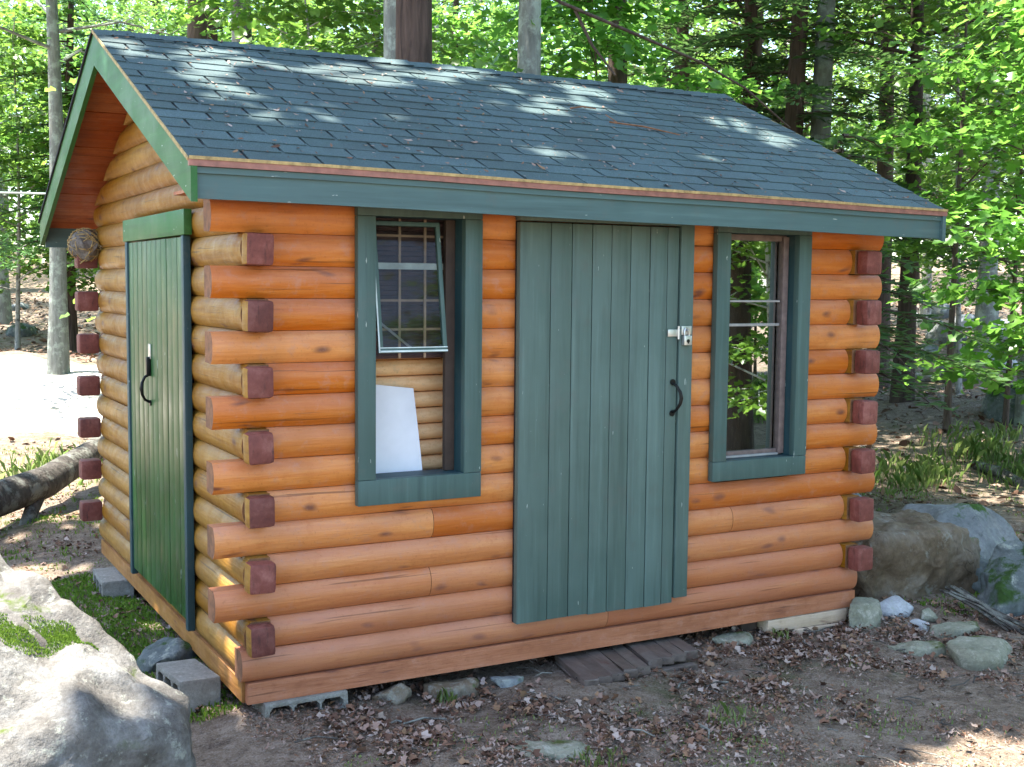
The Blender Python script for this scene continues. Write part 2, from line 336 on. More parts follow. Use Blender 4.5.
prop(np_mesh('ground', np.stack([X, Y, Z], -1).reshape(-1, 3), Fq, M['soil'], None, True), kind='structure')

# ------------------------------------------------------------------ the log shed
H = .14; LX, DY, E, T = 3.629, 3.372, .116, .12
shed = thing('log_shed', 'orange log cabin shed with green doors and dark slate-blue shingle roof', 'shed')
BV = .031
def profile(n=10):
    p = []
    for i in range(n+1):
        a = -1+2*i/n; p.append((-BV*(1-math.sqrt(1-(a*.94)**2))/(1-math.sqrt(1-.94**2)), H/2+a*H/2*.985))
    return p
PR = profile()
def log(mb, k, a0, a1, axis, d0, sgn, clip=None, cut=None):
    """log course k from a0 to a1 along axis; outer face at d0, bulging toward sgn"""
    n = max(2, int(abs(a1-a0)/.12)+1); ph = random.random()*50; v = []; f = []; ring = len(PR)+2
    for i in range(n+1):
        a = a0+(a1-a0)*i/n
        db = .0065*mnoise.noise(Vector((a*1.7, ph, k))); dz = .006*mnoise.noise(Vector((a*1.1, ph+9, k)))
        pts = [(-T, H*.985)]
        pts = [(-T, .006)]+[(d+db, z+dz*(1-abs(z/H*2-1))) for d, z in PR]+[(-T, H*.985)]
        for d, z in pts:
            if clip: z = min(z+k*H, clip(a))-k*H
            o = d0+sgn*d
            v.append((a, o, z+k*H) if axis == 0 else (o, a, z+k*H))
    flip = (axis == 0) == (sgn > 0)
    for i in range(n):
        for j in range(ring):
            q = (i*ring+j, i*ring+(j+1) % ring, (i+1)*ring+(j+1) % ring, (i+1)*ring+j); f.append(q[::-1] if flip else q)
    e1 = tuple(range(ring)); e2 = tuple(range(n*ring, (n+1)*ring))
    f += [e1 if flip else e1[::-1], e2[::-1] if flip else e2]
    mb.add(v, f, [0]*(n*ring)+[1, 1])
OPEN = [(.575, 1.075, .86, 2.2), (2.585, 3.10, .80, 2.2)]          # window openings in the front wall
mb = MB()
joint = {2: [.905], 4: [.915], 5: [2.71], 3: [2.70], 0: [1.9], 1: [2.35]}
for k in range(15):
    ev = k % 2 == 0 and k > 0
    a0, a1 = (-E, LX+E) if ev else ((0.0, LX) if k == 0 else (T+.002, LX-T-.002))
    cuts = [(o[0], o[1]) for o in OPEN if (k+1)*H > o[2]+.03 and k*H < o[3]]
    cuts += [(j-.0015, j+.0015) for j in joint.get(k, [])]
    x = a0
    for c0, c1 in sorted(cuts)+[(a1, a1)]:
        if c0 > x: log(mb, k, x, c0, 0, 0, -1)
        x = max(x, c1)
fwall = mb.build('front_wall', [M['log_x'], M['endgrain']], shed, 40)
ZE, ZR, YR, YE = 2.227, 3.0725, 1.686, -.291
SL = (ZR-ZE)/(YR-YE)
def gable_top(y): return ZR-.125-SL*abs(y-YR)
mb = MB()
for k in range(21):
    if k < 15:
        a0, a1 = (0.0 if k == 0 else T+.002, DY-.002) if k % 2 == 0 else (-.02, DY-T-.002)
        if k == 0: a0 = T+.002
    else:
        half = (ZR-.125-k*H)/SL
        if half < .05: break
        a0, a1 = max(.0, YR-half), min(DY, YR+half)
    log(mb, k, a0, a1, 1, 0, -1, gable_top)
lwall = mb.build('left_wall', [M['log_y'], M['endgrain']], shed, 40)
mb = MB()
for k in range(21):
    if k < 15: a0, a1 = (T+.002, DY-.002) if k % 2 == 0 else (-.02, DY-T-.002)
    else:
        half = (ZR-.125-k*H)/SL
        if half < .05: break
        a0, a1 = max(.0, YR-half), min(DY, YR+half)
    log(mb, k, a0, a1, 1, LX, 1, gable_top)
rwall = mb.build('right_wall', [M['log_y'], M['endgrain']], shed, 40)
mb = MB()
for k in range(15):
    a0, a1 = (.03, LX)
    log(mb, k, a0, a1, 0, DY, 1)
bwall = mb.build('back_wall', [M['log_x'], M['endgrain']], shed, 40)
for k in range(1, 14, 2):                                           # squared, painted ends where the logs cross
    for wl, x0 in ((lwall, -.002), (rwall, LX-T+.002)):
        q = MB(); j = [random.uniform(-.004, .004) for _ in range(4)]
        q.bbox((x0+j[2], -E+j[0]*2, k*H+.003+j[1]), (x0+T+j[3], -.03, (k+1)*H-.004+j[2]), .02, 0, Matrix.Rotation(R(random.uniform(-2, 2)), 3, 'Y'))
        o = q.build('log_end', [M['endpaint'], M['log_y']], wl, 40)
        if wl is lwall:
            for pf in o.data.polygons: pf.material_index = int(pf.normal.x < -.9)
    q = MB(); q.bbox((-E-.01+j[1], DY-T, k*H+.005), (.006, DY+.004, (k+1)*H-.005), .018); q.build('log_end', [M['endpaint']], bwall, 40)
mb = MB(); mb.box((.025, .012, -.098), (LX-.005, .05, -.004)); mb.build('sill_board', M['board_x'], shed)
mb = MB(); mb.box((.012, .053, -.098), (.048, DY, -.004)); mb.build('sill_board', M['board_y'], shed)
mb = MB(); mb.box((LX-.048, .053, -.098), (LX-.012, DY, -.004)); mb.build('sill_board', M['board_y'], shed)
mb = MB(); mb.box((.05, .06, -.02), (LX-.05, DY-.05, .03)); mb.build('floor', M['dark'], shed)

# roof -----------------------------------------------------------------
OX0, OX1 = .269, .266; XA, XB = -OX0, LX+OX1
YB = 3.82                                                            # back eave
roof = bpy.data.objects.new('roof', None); link(roof); roof.parent = shed
def etilt(x): return .018-.052*(x-XA)/(XB-XA)                        # the eave has sagged a little to the right
def rp(x, s, n, back=False):
    """point on roof: s = distance down the slope from the ridge, n = height above the deck"""
    L = math.hypot(YR-YE, ZR-ZE); c_, s_ = (YR-YE)/L, (ZR-ZE)/L
    y = YR-(s*c_+n*s_)*(1 if not back else -1) if True else 0
    return Vector((x, y, ZR-.012-s*s_+n*c_+(etilt(x)*s/L if not back else 0)))
LF = math.hypot(YR-YE, ZR-ZE); LB = LF*(YB-YR)/(YR-YE)
for back in (False, True):
    Ls = LB if back else LF
    mb = MB(); nx_ = 12; v = []; 
    for i in range(nx_+1):
        x = XA+.012+(XB-XA-.024)*i/nx_
        v += [rp(x, 0, -.002, back), rp(x, Ls, -.002, back), rp(x, Ls, -.03, back), rp(x, 0, -.03, back)]
    f = []
    for i in range(nx_):
        for j in range(4): f.append((i*4+j, i*4+(j+1) % 4, i*4+4+(j+1) % 4, i*4+4+j))
    f += [(0, 1, 2, 3), (nx_*4+3, nx_*4+2, nx_*4+1, nx_*4)]
    mb.add(v, f); mb.build('roof_deck', M['flat_black'], roof)
    # shingles
    mb = MB(); rows = 16 if not back else 18; ex = Ls/rows; tw = .318
    for r_ in range(rows):
        s1 = Ls+.012-(rows-1-r_)*ex; x = XA-tw*((.25 if r_ % 2 else .75)+random.uniform(-.12, .12))
        sl_ = random.uniform(-.004, .004)
        while x < XB:
            a, b2 = max(x, XA-.012), min(x+tw-.014, XB+.012); x += tw
            if b2-a < .02: continue
            dj = random.uniform(-.004, .004)+sl_; th = random.uniform(.007, .011)
            sub = 4; v = []
            for i in range(sub+1):
                xx = a+(b2-a)*i/sub; wv = .0025*mnoise.noise(Vector((xx*3, r_*7, back*9)))
                v += [rp(xx, max(s1-ex*1.35, 0), .0025, back), rp(xx, s1+dj, th+wv, back), rp(xx, s1+dj, th+wv-.0065, back), rp(xx, max(s1-ex*1.35, 0), .0005, back)]
            f = []
            for i in range(sub):
                for j in range(4): f.append((i*4+j, i*4+(j+1) % 4, i*4+4+(j+1) % 4, i*4+4+j))
            f += [(0, 1, 2, 3), (sub*4+3, sub*4+2, sub*4+1, sub*4)]
            mb.add(v, f)
    mb.build('shingles', M['shingle'], roof)
mb = MB(); x = XA-.012
while x < XB:                                                        # ridge cap shingles
    x1 = min(x+.2, XB+.012); th = .018+random.uniform(0, .004); v = []
    for xx, n_ in ((x-.06, .008), (x1-.006, th)):
        v += [rp(max(xx, XA-.012), .13, n_-.002), rp(max(xx, XA-.012), .02, n_), rp(max(xx, XA-.012), .02, n_, True), rp(max(xx, XA-.012), .13, n_-.002, True)]
    v += [p-Vector((0, 0, .006)) for p in v]
    f = [(i, i+1, i+5, i+4) for i in range(3)]+[(4+i, 5+i, 13+i, 12+i) for i in range(3)]+[(8+i, 12+i, 13+i, 9+i) for i in range(3)]
    mb.add(v, f); x += .145
mb.build('ridge_cap', M['shingle'], roof)
# soffit boards under both overhangs and between (seen at the left gable)
for back in (False, True):
    mb = MB(); Ls = LB if back else LF; nb = 22; bw = Ls/nb
    for i in range(nb):
        s0, s1 = i*bw+.0015, (i+1)*bw-.0015; lo = -.052+random.uniform(-.002, .002)
        v = [rp(x, s, n, back) for x in (XA+.022, XB-.022) for s, n in ((s0, -.034), (s1, -.034), (s1, lo), (s0, lo))]
        mb.add(v, [(0, 1, 2, 3), (7, 6, 5, 4)]+[(j, 4+j, 4+(j+1) % 4, (j+1) % 4) for j in range(4)])
    mb.build('soffit', M['soffit'], roof)
def rake(x0, x1, back, mat):
    mb = MB(); Ls = LB if back else LF; dz = .16
    v = []
    for x in (x0, x1):
        a, b2 = rp(x, 0, -.006, back), rp(x, Ls+(.018 if not back else 0), -.006, back)
        a = Vector((x, YR, a.z+.002)); v += [a, b2, b2-Vector((0, 0, dz)), a-Vector((0, 0, dz+.02))]
    mb.add(v, [(0, 1, 2, 3), (7, 6, 5, 4)]+[(j, 4+j, 4+(j+1) % 4, (j+1) % 4) for j in range(4)])
    return mb.build('rake_board', mat, roof)
for back in (False, True):
    rake(XA-.006, XA+.02, back, M['greentrim']); rake(XB-.02, XB+.006, back, M['fascia'])
    for xs in (XA-.017, XB+.007):                                    # straw-coloured / dark drip edge along the rake
        mb = MB(); Ls = LB if back else LF
        v = [rp(x, s, n, back) for x in (xs, xs+.010) for s, n in ((0.0, .0035), (Ls+.012, .0035), (Ls+.012, -.011), (0.0, -.011))]
        mb.add(v, [(0, 1, 2, 3), (7, 6, 5, 4)]+[(j, 4+j, 4+(j+1) % 4, (j+1) % 4) for j in range(4)])
        mb.build('rake_edge', M['straw'] if not back else M['flat_black'], roof)
def eave_strip(name, mat, y0, y1, ztop, zbot, xa, xb, n=8):
    mb = MB(); v = []; f = []
    for i in range(n+1):
        x = xa+(xb-xa)*i/n; e = etilt(x)+.002*math.sin(x*3.1)
        v += [(x, y0, ZE+e+ztop), (x, y1, ZE+e+ztop), (x, y1, ZE+e+zbot), (x, y0, ZE+e+zbot)]
    for i in range(n):
        for j in range(4): f.append((i*4+j, i*4+4+j, i*4+4+(j+1) % 4, i*4+(j+1) % 4))
    f += [(3, 2, 1, 0), (n*4, n*4+1, n*4+2, n*4+3)]
    mb.add(v, f); return mb.build(name, mat, roof)
eave_strip('fascia_board', M['fascia'], YE+.008, YE+.034, -.022, -.168, XA-.004, XB+.004)
eave_strip('fascia_trim', M['fascia'], YE-.004, YE+.006, -.046, -.07, XA-.004, XB+.004)
eave_strip('drip_edge', M['copper'], YE-.016, YE+.004, -.012, -.044, XA-.012, XB+.012)
eave_strip('drip_lip', M['straw'], YE-.021, YE-.017, -.006, -.019, XA-.012, XB+.012)
mb = MB(); mb.box((XA, YE+.036, ZE-.125), (XB, .0, ZE-.112)); mb.build('eave_soffit', M['soffit'], roof)
mb = MB(); yb = YB-.005; mb.box((XA+.025, yb-.026, 1.97), (XB-.025, yb, 2.115)); mb.build('fascia_board', M['fascia'], roof)

# front door -----------------------------------------------------------
def planks(mb, xs, z0, z1, y0, y1, zj=.006):
    for a, b2 in zip(xs[:-1], xs[1:]):
        dz0 = random.uniform(-zj, zj)
        mb.bbox((a+.002, y0+random.uniform(0, .003), z0+dz0), (b2-.002, y1, z1), .0035)
fd = bpy.data.objects.new('front_door', None); link(fd); fd.parent = shed
mb = MB(); planks(mb, [1.334, 1.506, 1.626, 1.742, 1.855, 1.969, 2.086, 2.193, 2.266], .105, 2.045, -.052, -.012); mb.build('door_panel', M['teal'], fd, 35)
mb = MB(); mb.box((1.336, -.018, .11), (2.266, -.004, 2.05)); mb.build('door_backing', M['flat_black'], fd)
mb = MB(); mb.bbox((2.275, -.055, .125), (2.358, -.004, 2.1), .004); mb.build('door_frame', M['teal'], fd, 35)
mb = MB(); mb.bbox((1.334, -.056, 2.052), (2.272, -.004, 2.13), .004); mb.build('door_frame', M['teal'], fd, 35)
mb = MB(); mb.bbox((2.198, -.060, 1.492), (2.275, -.053, 1.528), .003); mb.tube([(2.262, -.062, 1.478), (2.262, -.062, 1.545)], .006, 8)
mb.build('hasp', M['steel'], fd, 35)
def handle(parent, loc, s=1, ax=0):
    q = MB(); P_ = (lambda a, b2, c_: (loc[0]+a, loc[1]+b2, loc[2]+c_)) if ax == 0 else (lambda a, b2, c_: (loc[0]+b2, loc[1]-a, loc[2]+c_))
    q.tube([P_(0, -.004, .075*s), P_(.004, -.03, .062*s), P_(.016, -.048, .03*s), P_(.02, -.052, 0), P_(.016, -.048, -.03*s), P_(.004, -.03, -.062*s), P_(0, -.004, -.075*s)], [.008, .0075, .0085, .010, .0085, .0075, .008], 8)
    for zz in (.08, -.08):
        q.tube([P_(0, .0, zz*s), P_(0, -.006, zz*s)], .016, 10)
    return q.build('handle', M['black'], parent, 40)
handle(fd, (2.238, -.052, 1.178))
pl = thing('padlock', 'small shiny steel padlock hanging from the front door hasp', 'padlock', (2.31, -.07, 1.475))
mb = MB(); mb.bbox((-.024, -.012, -.028), (.024, .012, .022), .005); mb.build('lock_body', M['steel'], pl, 35)
mb = MB(); mb.tube([(-.014, 0, .02), (-.015, 0, .045), (-.008, 0, .058), (.008, 0, .058), (.015, 0, .045), (.014, 0, .02)], .0045, 7); mb.build('shackle', M['steel'], pl, 40)
mb = MB(); mb.tube([(0, -.0118, -.006), (0, -.0135, -.006)], .010, 10); mb.box((-.003, -.0134, -.02), (.003, -.0119, -.006)); mb.build('keyhole', M['black'], pl)
mb = MB(); mb.bbox((2.282, -.062, 1.50), (2.345, -.056, 1.545), .003); mb.tube([(2.312, -.062, 1.522), (2.312, -.082, 1.522)], .006, 8); mb.build('hasp_staple', M['steel'], fd, 35)

# side door ------------------------------------------------------------
sd = bpy.data.objects.new('side_door', None); link(sd); sd.parent = shed
mb = MB(); ys = np.linspace(.86, 2.12, 12)
for a, b2 in zip(ys[:-1], ys[1:]): mb.bbox((-.028+random.uniform(0, .003), a+.0025, .07), (-.004, b2-.0025, 1.965), .0035)
mb.build('door_panel', M['green'], sd, 35)
mb = MB(); mb.box((-.008, .86, .075), (.0, 2.12, 1.96)); mb.build('door_backing', M['flat_black'], sd)
mb = MB(); mb.bbox((-.04, .775, 1.972), (.0, 2.21, 2.095), .005); mb.build('door_frame', M['headgreen'], sd, 35)
for a, b2 in ((.808, .856), (2.125, 2.18)):
    mb = MB(); mb.bbox((-.036, a, .03), (.0, b2, 1.97), .004); mb.build('door_frame', M['jamb'], sd, 35)
mb = MB(); mb.bbox((-.033, 1.575, 1.33), (-.027, 1.625, 1.41), .002); mb.build('latch_plate', M['steel'], sd, 35)
mb = MB(); mb.bbox((-.05, 1.585, 1.24), (-.027, 1.615, 1.34), .004); mb.build('latch', M['black'], sd, 35)
handle(sd, (-.028, 1.60, 1.17), 1, 1)

# windows --------------------------------------------------------------
def window_trim(x0, x1, z0, z1, ix0, ix1, iz0, iz1):
    wn = bpy.data.objects.new('window', None); link(wn); wn.parent = shed
    fr_ = MB(); y0, y1 = -.045, -.004
    fr_.bbox((x0, y0, z0), (x1, y1, iz0), .004); fr_.bbox((x0, y0, iz1), (x1, y1, z1), .004)
    fr_.bbox((x0, y0-.001, iz0+.001), (ix0, y1, iz1-.001), .004); fr_.bbox((ix1, y0-.001, iz0+.001), (x1, y1, iz1-.001), .004)
    fo = fr_.build('window_frame', M['trim'], wn, 35)
    j = MB(); yb = .13; th = .018; ya = -.041
    j.box((ix0-th, ya, iz0), (ix0-.0005, yb, iz1)); j.box((ix1+.0005, ya, iz0), (ix1+th, yb, iz1))
    j.box((ix0-th, ya+.001, iz0-th), (ix1+th, yb-.001, iz0-.0005)); j.box((ix0-th, ya+.001, iz1+.0005), (ix1+th, yb-.001, iz1+th))
    j.build('jamb', M['jamb'], wn)
    return wn
wr = window_trim(2.517, 3.164, .718, 2.13, 2.605, 3.075, .822, 2.03)
def frame_rect(mb, x0, x1, z0, z1, y0, y1, w_):
    mb.bbox((x0, y0, z0), (x1, y1, z0+w_), .003); mb.bbox((x0, y0, z1-w_), (x1, y1, z1), .003)
    mb.bbox((x0, y0, z0+w_), (x0+w_, y1, z1-w_), .003); mb.bbox((x1-w_, y0, z0+w_), (x1, y1, z1-w_), .003)
mb = MB(); frame_rect(mb, 2.607, 3.073, .824, 2.028, .055, .085, .032); sr = mb.build('sash', M['sash'], wr, 35)
mb = MB(); mb.box((2.62, .072, .84), (3.06, .076, 2.01)); mb.build('pane', M['glass'], sr)
for nm_, a_, b_ in (('meeting_rail', (2.62, .052, 1.535), (3.033, .068, 1.55)), ('muntin', (2.62, .052, 1.665), (3.033, .068, 1.676)), ('sill_strip', (2.61, .036, .8235), (3.033, .0545, .836))):
    mb = MB(); mb.bbox(a_, b_, .003); mb.build(nm_, M['grille'], wr, 35)
mb = MB(); mb.bbox((3.034, .035, .83), (3.072, .054, 2.02), .003); mb.build('storm_stile', M['sash'], wr, 35)
wl_ = window_trim(.52, 1.14, .75, 2.13, .606, 1.05, .866, 2.048)
wl_['label'] = 'window with its sash tipped open'
# tipped-open sash, hinged at the top
piv = Vector((0, .055, 2.03)); rotm = Matrix.Rotation(R(-9), 3, 'X')
def tip(mb):
    mb.v = [tuple(rotm@(Vector(p)-piv)+piv) for p in mb.v]; return mb
mb = MB(); frame_rect(mb, .622, .96, 1.43, 2.03, .045, .067, .02); sh = tip(mb).build('sash', M['trim'], wl_, 35)
mb = MB(); mb.box((.6185, .0425, 1.43), (.625, .0445, 2.03)); mb.box((.622, .0425, 1.432), (.96, .0443, 1.440)); mb.box((.622, .0425, 1.45), (.96, .0443, 1.4545)); tip(mb).build('sash_edge', M['paleline'], sh)
mb = MB(); mb.box((.64, .055, 1.45), (.945, .058, 2.01)); tip(mb).build('pane', M['glass_dull'], sh)
mb = MB(); mb.bbox((1.0, .06, .868), (1.049, .09, 2.046), .003); mb.build('stop_stile', M['dark'], wl_, 35)
mb = MB(); mb.tube([(.645, .10, 1.60), (.85, .12, 1.45)], .006, 6); mb.build('stay_bar', M['steel'], wl_)
# dark brown slats with tan bars behind the glass
bl = bpy.data.objects.new('slat_grid', None); link(bl); bl.parent = wl_
mb = MB(); z = 1.40
while z < 2.05:
    mb.box((.60, .165, z), (1.10, .180, z+.019), rot=Matrix.Rotation(R(35), 3, 'X')); z += .023
mb.build('slats', plain('purple_brown_slat', (.085, .052, .05), .6, 0, .3), bl)
mb = MB()
for xx in (.80, .93): mb.box((xx, .150, 1.40), (xx+.012, .158, 2.05))
for zz in (1.53, 1.665, 1.965): mb.box((.60, .148, zz), (1.10, .152, zz+.011))
mb.build('muntin', plain('tan_bar', (.38, .25, .16), .6), bl)  # tan bars of the slat grid
mb = MB(); mb.box((.60, .143, 1.815), (1.10, .151, 1.845)); mb.build('cross_bar', M['paleline'], bl)
# things inside, behind the open lower half
for i in range(8):
    z = .87+i*.079; q = MB(); r_ = .039
    q.tube([(-.85+random.uniform(-.04, .04), 0, 0), (0, random.uniform(-.004, .004), .002), (1.2, 0, 0)], [r_, r_*1.0, r_*.95], 14)
    nm = ['bottom pale peeled log of the stack inside the open window', 'second peeled log from the bottom of the indoor stack', 'third peeled log up inside the open window', 'fourth peeled log up in the indoor stack',
          'fifth peeled log up in the indoor stack', 'sixth peeled log up, just below the tipped sash rail', 'seventh peeled log up, behind the tipped sash', 'topmost peeled log of the stack behind the slats'][i]
    o = q.build('peeled_log', M['peeled'], None, 50); prop(o, nm, 'log', 'peeled logs stacked inside the open window'); o.location = (1.35, .30, z)
mb = MB(); n = 12; v = []; f = []                                   # white sheet leaning inside
def shp(u, s): return Vector((.42+u*(.53-.045*s), .15+.06*s+.008*math.sin(u*9+s*4), .60+s*(.71-.06*u)))
for th in (0, .004):
    for j in range(n+1):
        for i in range(n+1): v.append(shp(i/n, j/n)+Vector((0, th, 0)))
K = (n+1)**2
for j in range(n):
    for i in range(n):
        a = j*(n+1)+i; f += [(a, a+1, a+n+2, a+n+1), (K+a, K+a+n+1, K+a+n+2, K+a+1)]
for i in range(n):
    f += [(i, K+i, K+i+1, i+1), (n*(n+1)+i, n*(n+1)+i+1, K+n*(n+1)+i+1, K+n*(n+1)+i)]
    a, b2 = i*(n+1)+n, (i+1)*(n+1)+n; f += [(a, K+a, K+b2, b2)]; a, b2 = i*(n+1), (i+1)*(n+1); f += [(a, b2, K+b2, K+a)]
mb.add(v, f); prop(mb.build('white_board', M['sheet'], None, 40), 'white sheet leaning inside the open left window', 'board')
# nest under the back eave
mb = MB(); bm = bmesh.new(); bmesh.ops.create_icosphere(bm, subdivisions=3, radius=.1)
for p in bm.verts: p.co *= 1+.22*mnoise.fractal(p.co*16, 1, 2, 3)
mb.add([(p.co.x*.95, p.co.y*1.1, p.co.z) for p in bm.verts], [[q.index for q in fc.verts] for fc in bm.faces]); bm.free()
NS = mb
o = mb.build('nest', plain('grey_nest_fibre', (.15, .13, .11), .95, 0, .5, 40), None); o.location = (-.07, DY-.10, 14*H+.02); prop(o, 'grey lumpy nest on the log end under the rear left eave', 'nest')
q = MB(); rn = random.Random(4)
for i in range(110):
    d = Vector((rn.gauss(0, 1), rn.gauss(0, 1), rn.gauss(0, 1))).normalized(); e = d.cross(Vector((rn.gauss(0, 1), rn.gauss(0, 1), rn.gauss(0, 1)))).normalized(); c_ = d*.098
    q.tube([c_-e*rn.uniform(.03, .07), c_+d*.012, c_+e*rn.uniform(.03, .08)+Vector((0, 0, -.01))], .0028, 4)
q.build('straw', M['straw'], o)

# ------------------------------------------------------------------ blocks, step, timbers under the shed
def cinder(name, label, loc, rot, group, H2=.095):
    """hollow block .39 long (x), .19 deep (y), .19 tall; cores run along y"""
    t_ = thing(name, label, 'cinder block', loc, 0, group); t_.rotation_euler = rot
    q = MB(); L2, D2 = .195, .095; wv = .03 if H2 > .06 else .022
    xs = [-L2, -L2+wv, -L2/3-wv/2+.012, -L2/3+wv/2-.012, L2/3-wv/2+.012, L2/3+wv/2-.012, L2-wv, L2]
    q.bbox((-L2, -D2, H2-wv), (L2, D2, H2), .006); q.bbox((-L2, -D2, -H2), (L2, D2, -H2+wv), .006)
    for a, b2 in ((xs[0], xs[1]), (xs[2]-.006, xs[3]+.006), (xs[4]-.006, xs[5]+.006), (xs[6], xs[7])): q.box((a, -D2+.001, -H2+wv-.004), (b2, D2-.001, H2-wv+.004))
    # rounded core corners
    for i in (0, 2, 4):
        for sx, xx in ((1, [xs[1], xs[3]+.006, xs[5]+.006][i//2]), (-1, [xs[2]-.006, xs[4]-.006, xs[6]][i//2])):
            for sz in (1, -1):
                zz = sz*(H2-wv); q.add([(xx, -D2+.002, zz), (xx+sx*.016, -D2+.002, zz), (xx, -D2+.002, zz-sz*.016), (xx, D2-.002, zz), (xx+sx*.016, D2-.002, zz), (xx, D2-.002, zz-sz*.016)], [(0, 1, 2), (1, 2, 5, 4), (3, 5, 4)])
    q.build('block', M['concrete'], t_, 30); return t_
cg = 'concrete blocks carrying the shed'
cinder('cinder_block', 'concrete block lying with three holes facing out under the front left corner', (.288, .085, -.149), (0, 0, R(1)), cg, .049)
cinder('cinder_block', 'loose concrete block beside the left wall near the front corner', (-.11, .53, -.165), (R(2), R(3), R(93)), cg)
cinder('cinder_block', 'concrete block under the back of the left wall', (-.03, 2.75, -.20), (0, 0, R(88)), cg)
def slab(name, label, cat, a, b2, mat, group=None, rot=None, bv=.006):
    c_ = Vector([(a[i]+b2[i])/2 for i in range(3)]); h_ = Vector([(b2[i]-a[i])/2 for i in range(3)])
    q = MB(); q.bbox(tuple(-h_), tuple(h_), bv); o = q.build(name, mat, None, 35); o.location = c_
    if rot: o.rotation_euler = rot
    return prop(o, label, cat, group)
slab('timber', 'upper pale raw timber wedged under the right end of the shed', 'timber', (2.98, .01, -.175), (3.56, .14, -.103), M['palewood'], 'timbers under the right corner', (0, 0, R(-1)))
slab('timber', 'short pale timber beneath the longer one at the right end of the shed', 'timber', (3.17, -.01, -.24), (3.52, .12, -.178), M['palewood'], 'timbers under the right corner', (0, R(1), R(2)))
slab('concrete_pad', 'dark squared pad under the right end of the sill', 'block', (2.86, .10, -.27), (2.975, .35, -.10), M['dark'])
st = thing('wooden_step', 'low weathered plank step on the ground below the front door', 'step', (0, 0, 0))
ang = R(-12)
for i in range(9):
    xx = 1.60+i*.083+(.02 if i > 4 else 0); y0 = -.315+i*.012+(.03 if i > 4 else 0)
    q = MB(); q.bbox((-.0385, -.01, -.022), (.0385, .42, .018), .004); q.v = [tuple(Matrix.Rotation(ang+R(random.uniform(-1, 1)), 3, 'Z')@Vector(p)+Vector((xx, y0, -.145+random.uniform(-.004, .004)+(.008 if i > 4 else 0)))) for p in q.v]
    q.build('plank', M['plankgrey'], st, 35)
q = MB(); q.bbox((1.60, -.26, -.215), (2.28, -.21, -.169), .004); q.bbox((1.66, -.0, -.215), (2.30, .05, -.169), .004); q.build('bearer', M['plankgrey'], st, 35)

# ------------------------------------------------------------------ rocks
def rock(name, label, loc, size, mat, seed, group=None, cat='stone', rz=0, flat=False, pts=None, sub=2, amp=.06, sm=.5):
    rr = random.Random(seed); bm = bmesh.new()
    if pts is None:
        pts = []
        for i in range(18):
            a = rr.uniform(0, 2*math.pi); zz = rr.uniform(-1, 1) if not flat else rr.choice((-1, 1))*rr.uniform(.7, 1)
            r_ = math.sqrt(max(0, 1-zz*zz*(.25 if flat else .7)))*rr.uniform(.85, 1)
            pts.append((math.cos(a)*r_*size[0]/2, math.sin(a)*r_*size[1]/2, zz*size[2]/2))
    for p in pts: bm.verts.new(p)
    res = bmesh.ops.convex_hull(bm, input=bm.verts[:])
    bmesh.ops.delete(bm, geom=[g for g in res['geom_interior'] if isinstance(g, bmesh.types.BMVert)], context='VERTS')
    dim = max(size)
    bmesh.ops.triangulate(bm, faces=bm.faces[:])
    for _ in range(7):
        long_ = [e for e in bm.edges if e.calc_length() > dim*(.035 if sub > 1 else .07)]
        if not long_: break
        bmesh.ops.subdivide_edges(bm, edges=long_, cuts=1); bmesh.ops.triangulate(bm, faces=[f_ for f_ in bm.faces if len(f_.verts) > 3])
    for _ in range(2): bmesh.ops.smooth_vert(bm, verts=bm.verts[:], factor=sm, use_axis_x=True, use_axis_y=True, use_axis_z=True)
    bm.normal_update()
    o_ = Vector((seed*3.1, seed*1.7, 0))
    for p in bm.verts:
        q = p.co*(2.6/dim)+o_; ridge = 1-abs(mnoise.noise(q*1.7+Vector((4, 4, 4))))*2
        p.co += p.normal*dim*amp*(mnoise.fractal(q, .8, 2., 6)+.45*ridge)
    bmesh.ops.recalc_face_normals(bm, faces=bm.faces[:])
    me = bpy.data.meshes.new(name); bm.to_mesh(me); bm.free(); me.materials.append(mat); me.shade_smooth(); me.set_sharp_from_angle(angle=R(38))
    o = link(bpy.data.objects.new(name, me)); o.location = loc; o.rotation_euler = (0, 0, rz); return prop(o, label, cat, group)
# foreground boulder
bp = [(-.98,-.15,.69),(-.8,-.37,.56),(-.58,-.52,.36),(-.42,-.72,.23),(-.38,-.72,-.4),(-.47,-.9,.16),(-.62,-.93,.24),(-.91,-.98,.30),(-1.1,-1.12,.2),(-1.0,-1.1,-.4),(-.5,-.95,-.4),
      (-1.8,-1.25,.2),(-1.8,-1.2,-.4),(-2.3,-.6,.4),(-2.3,-.6,-.4),(-2.1,.3,.62),(-1.5,.45,.7),(-1.5,.5,-.4),(-.85,-.1,-.4),(-1.5,-.6,.56)]
bould = rock('boulder', 'big sunlit lichen-covered boulder in the near left foreground', (0, 0, 0), (1.3, 1.3, 1), M['st_boulder'], 3, cat='boulder', pts=bp, amp=.05, sm=.3)
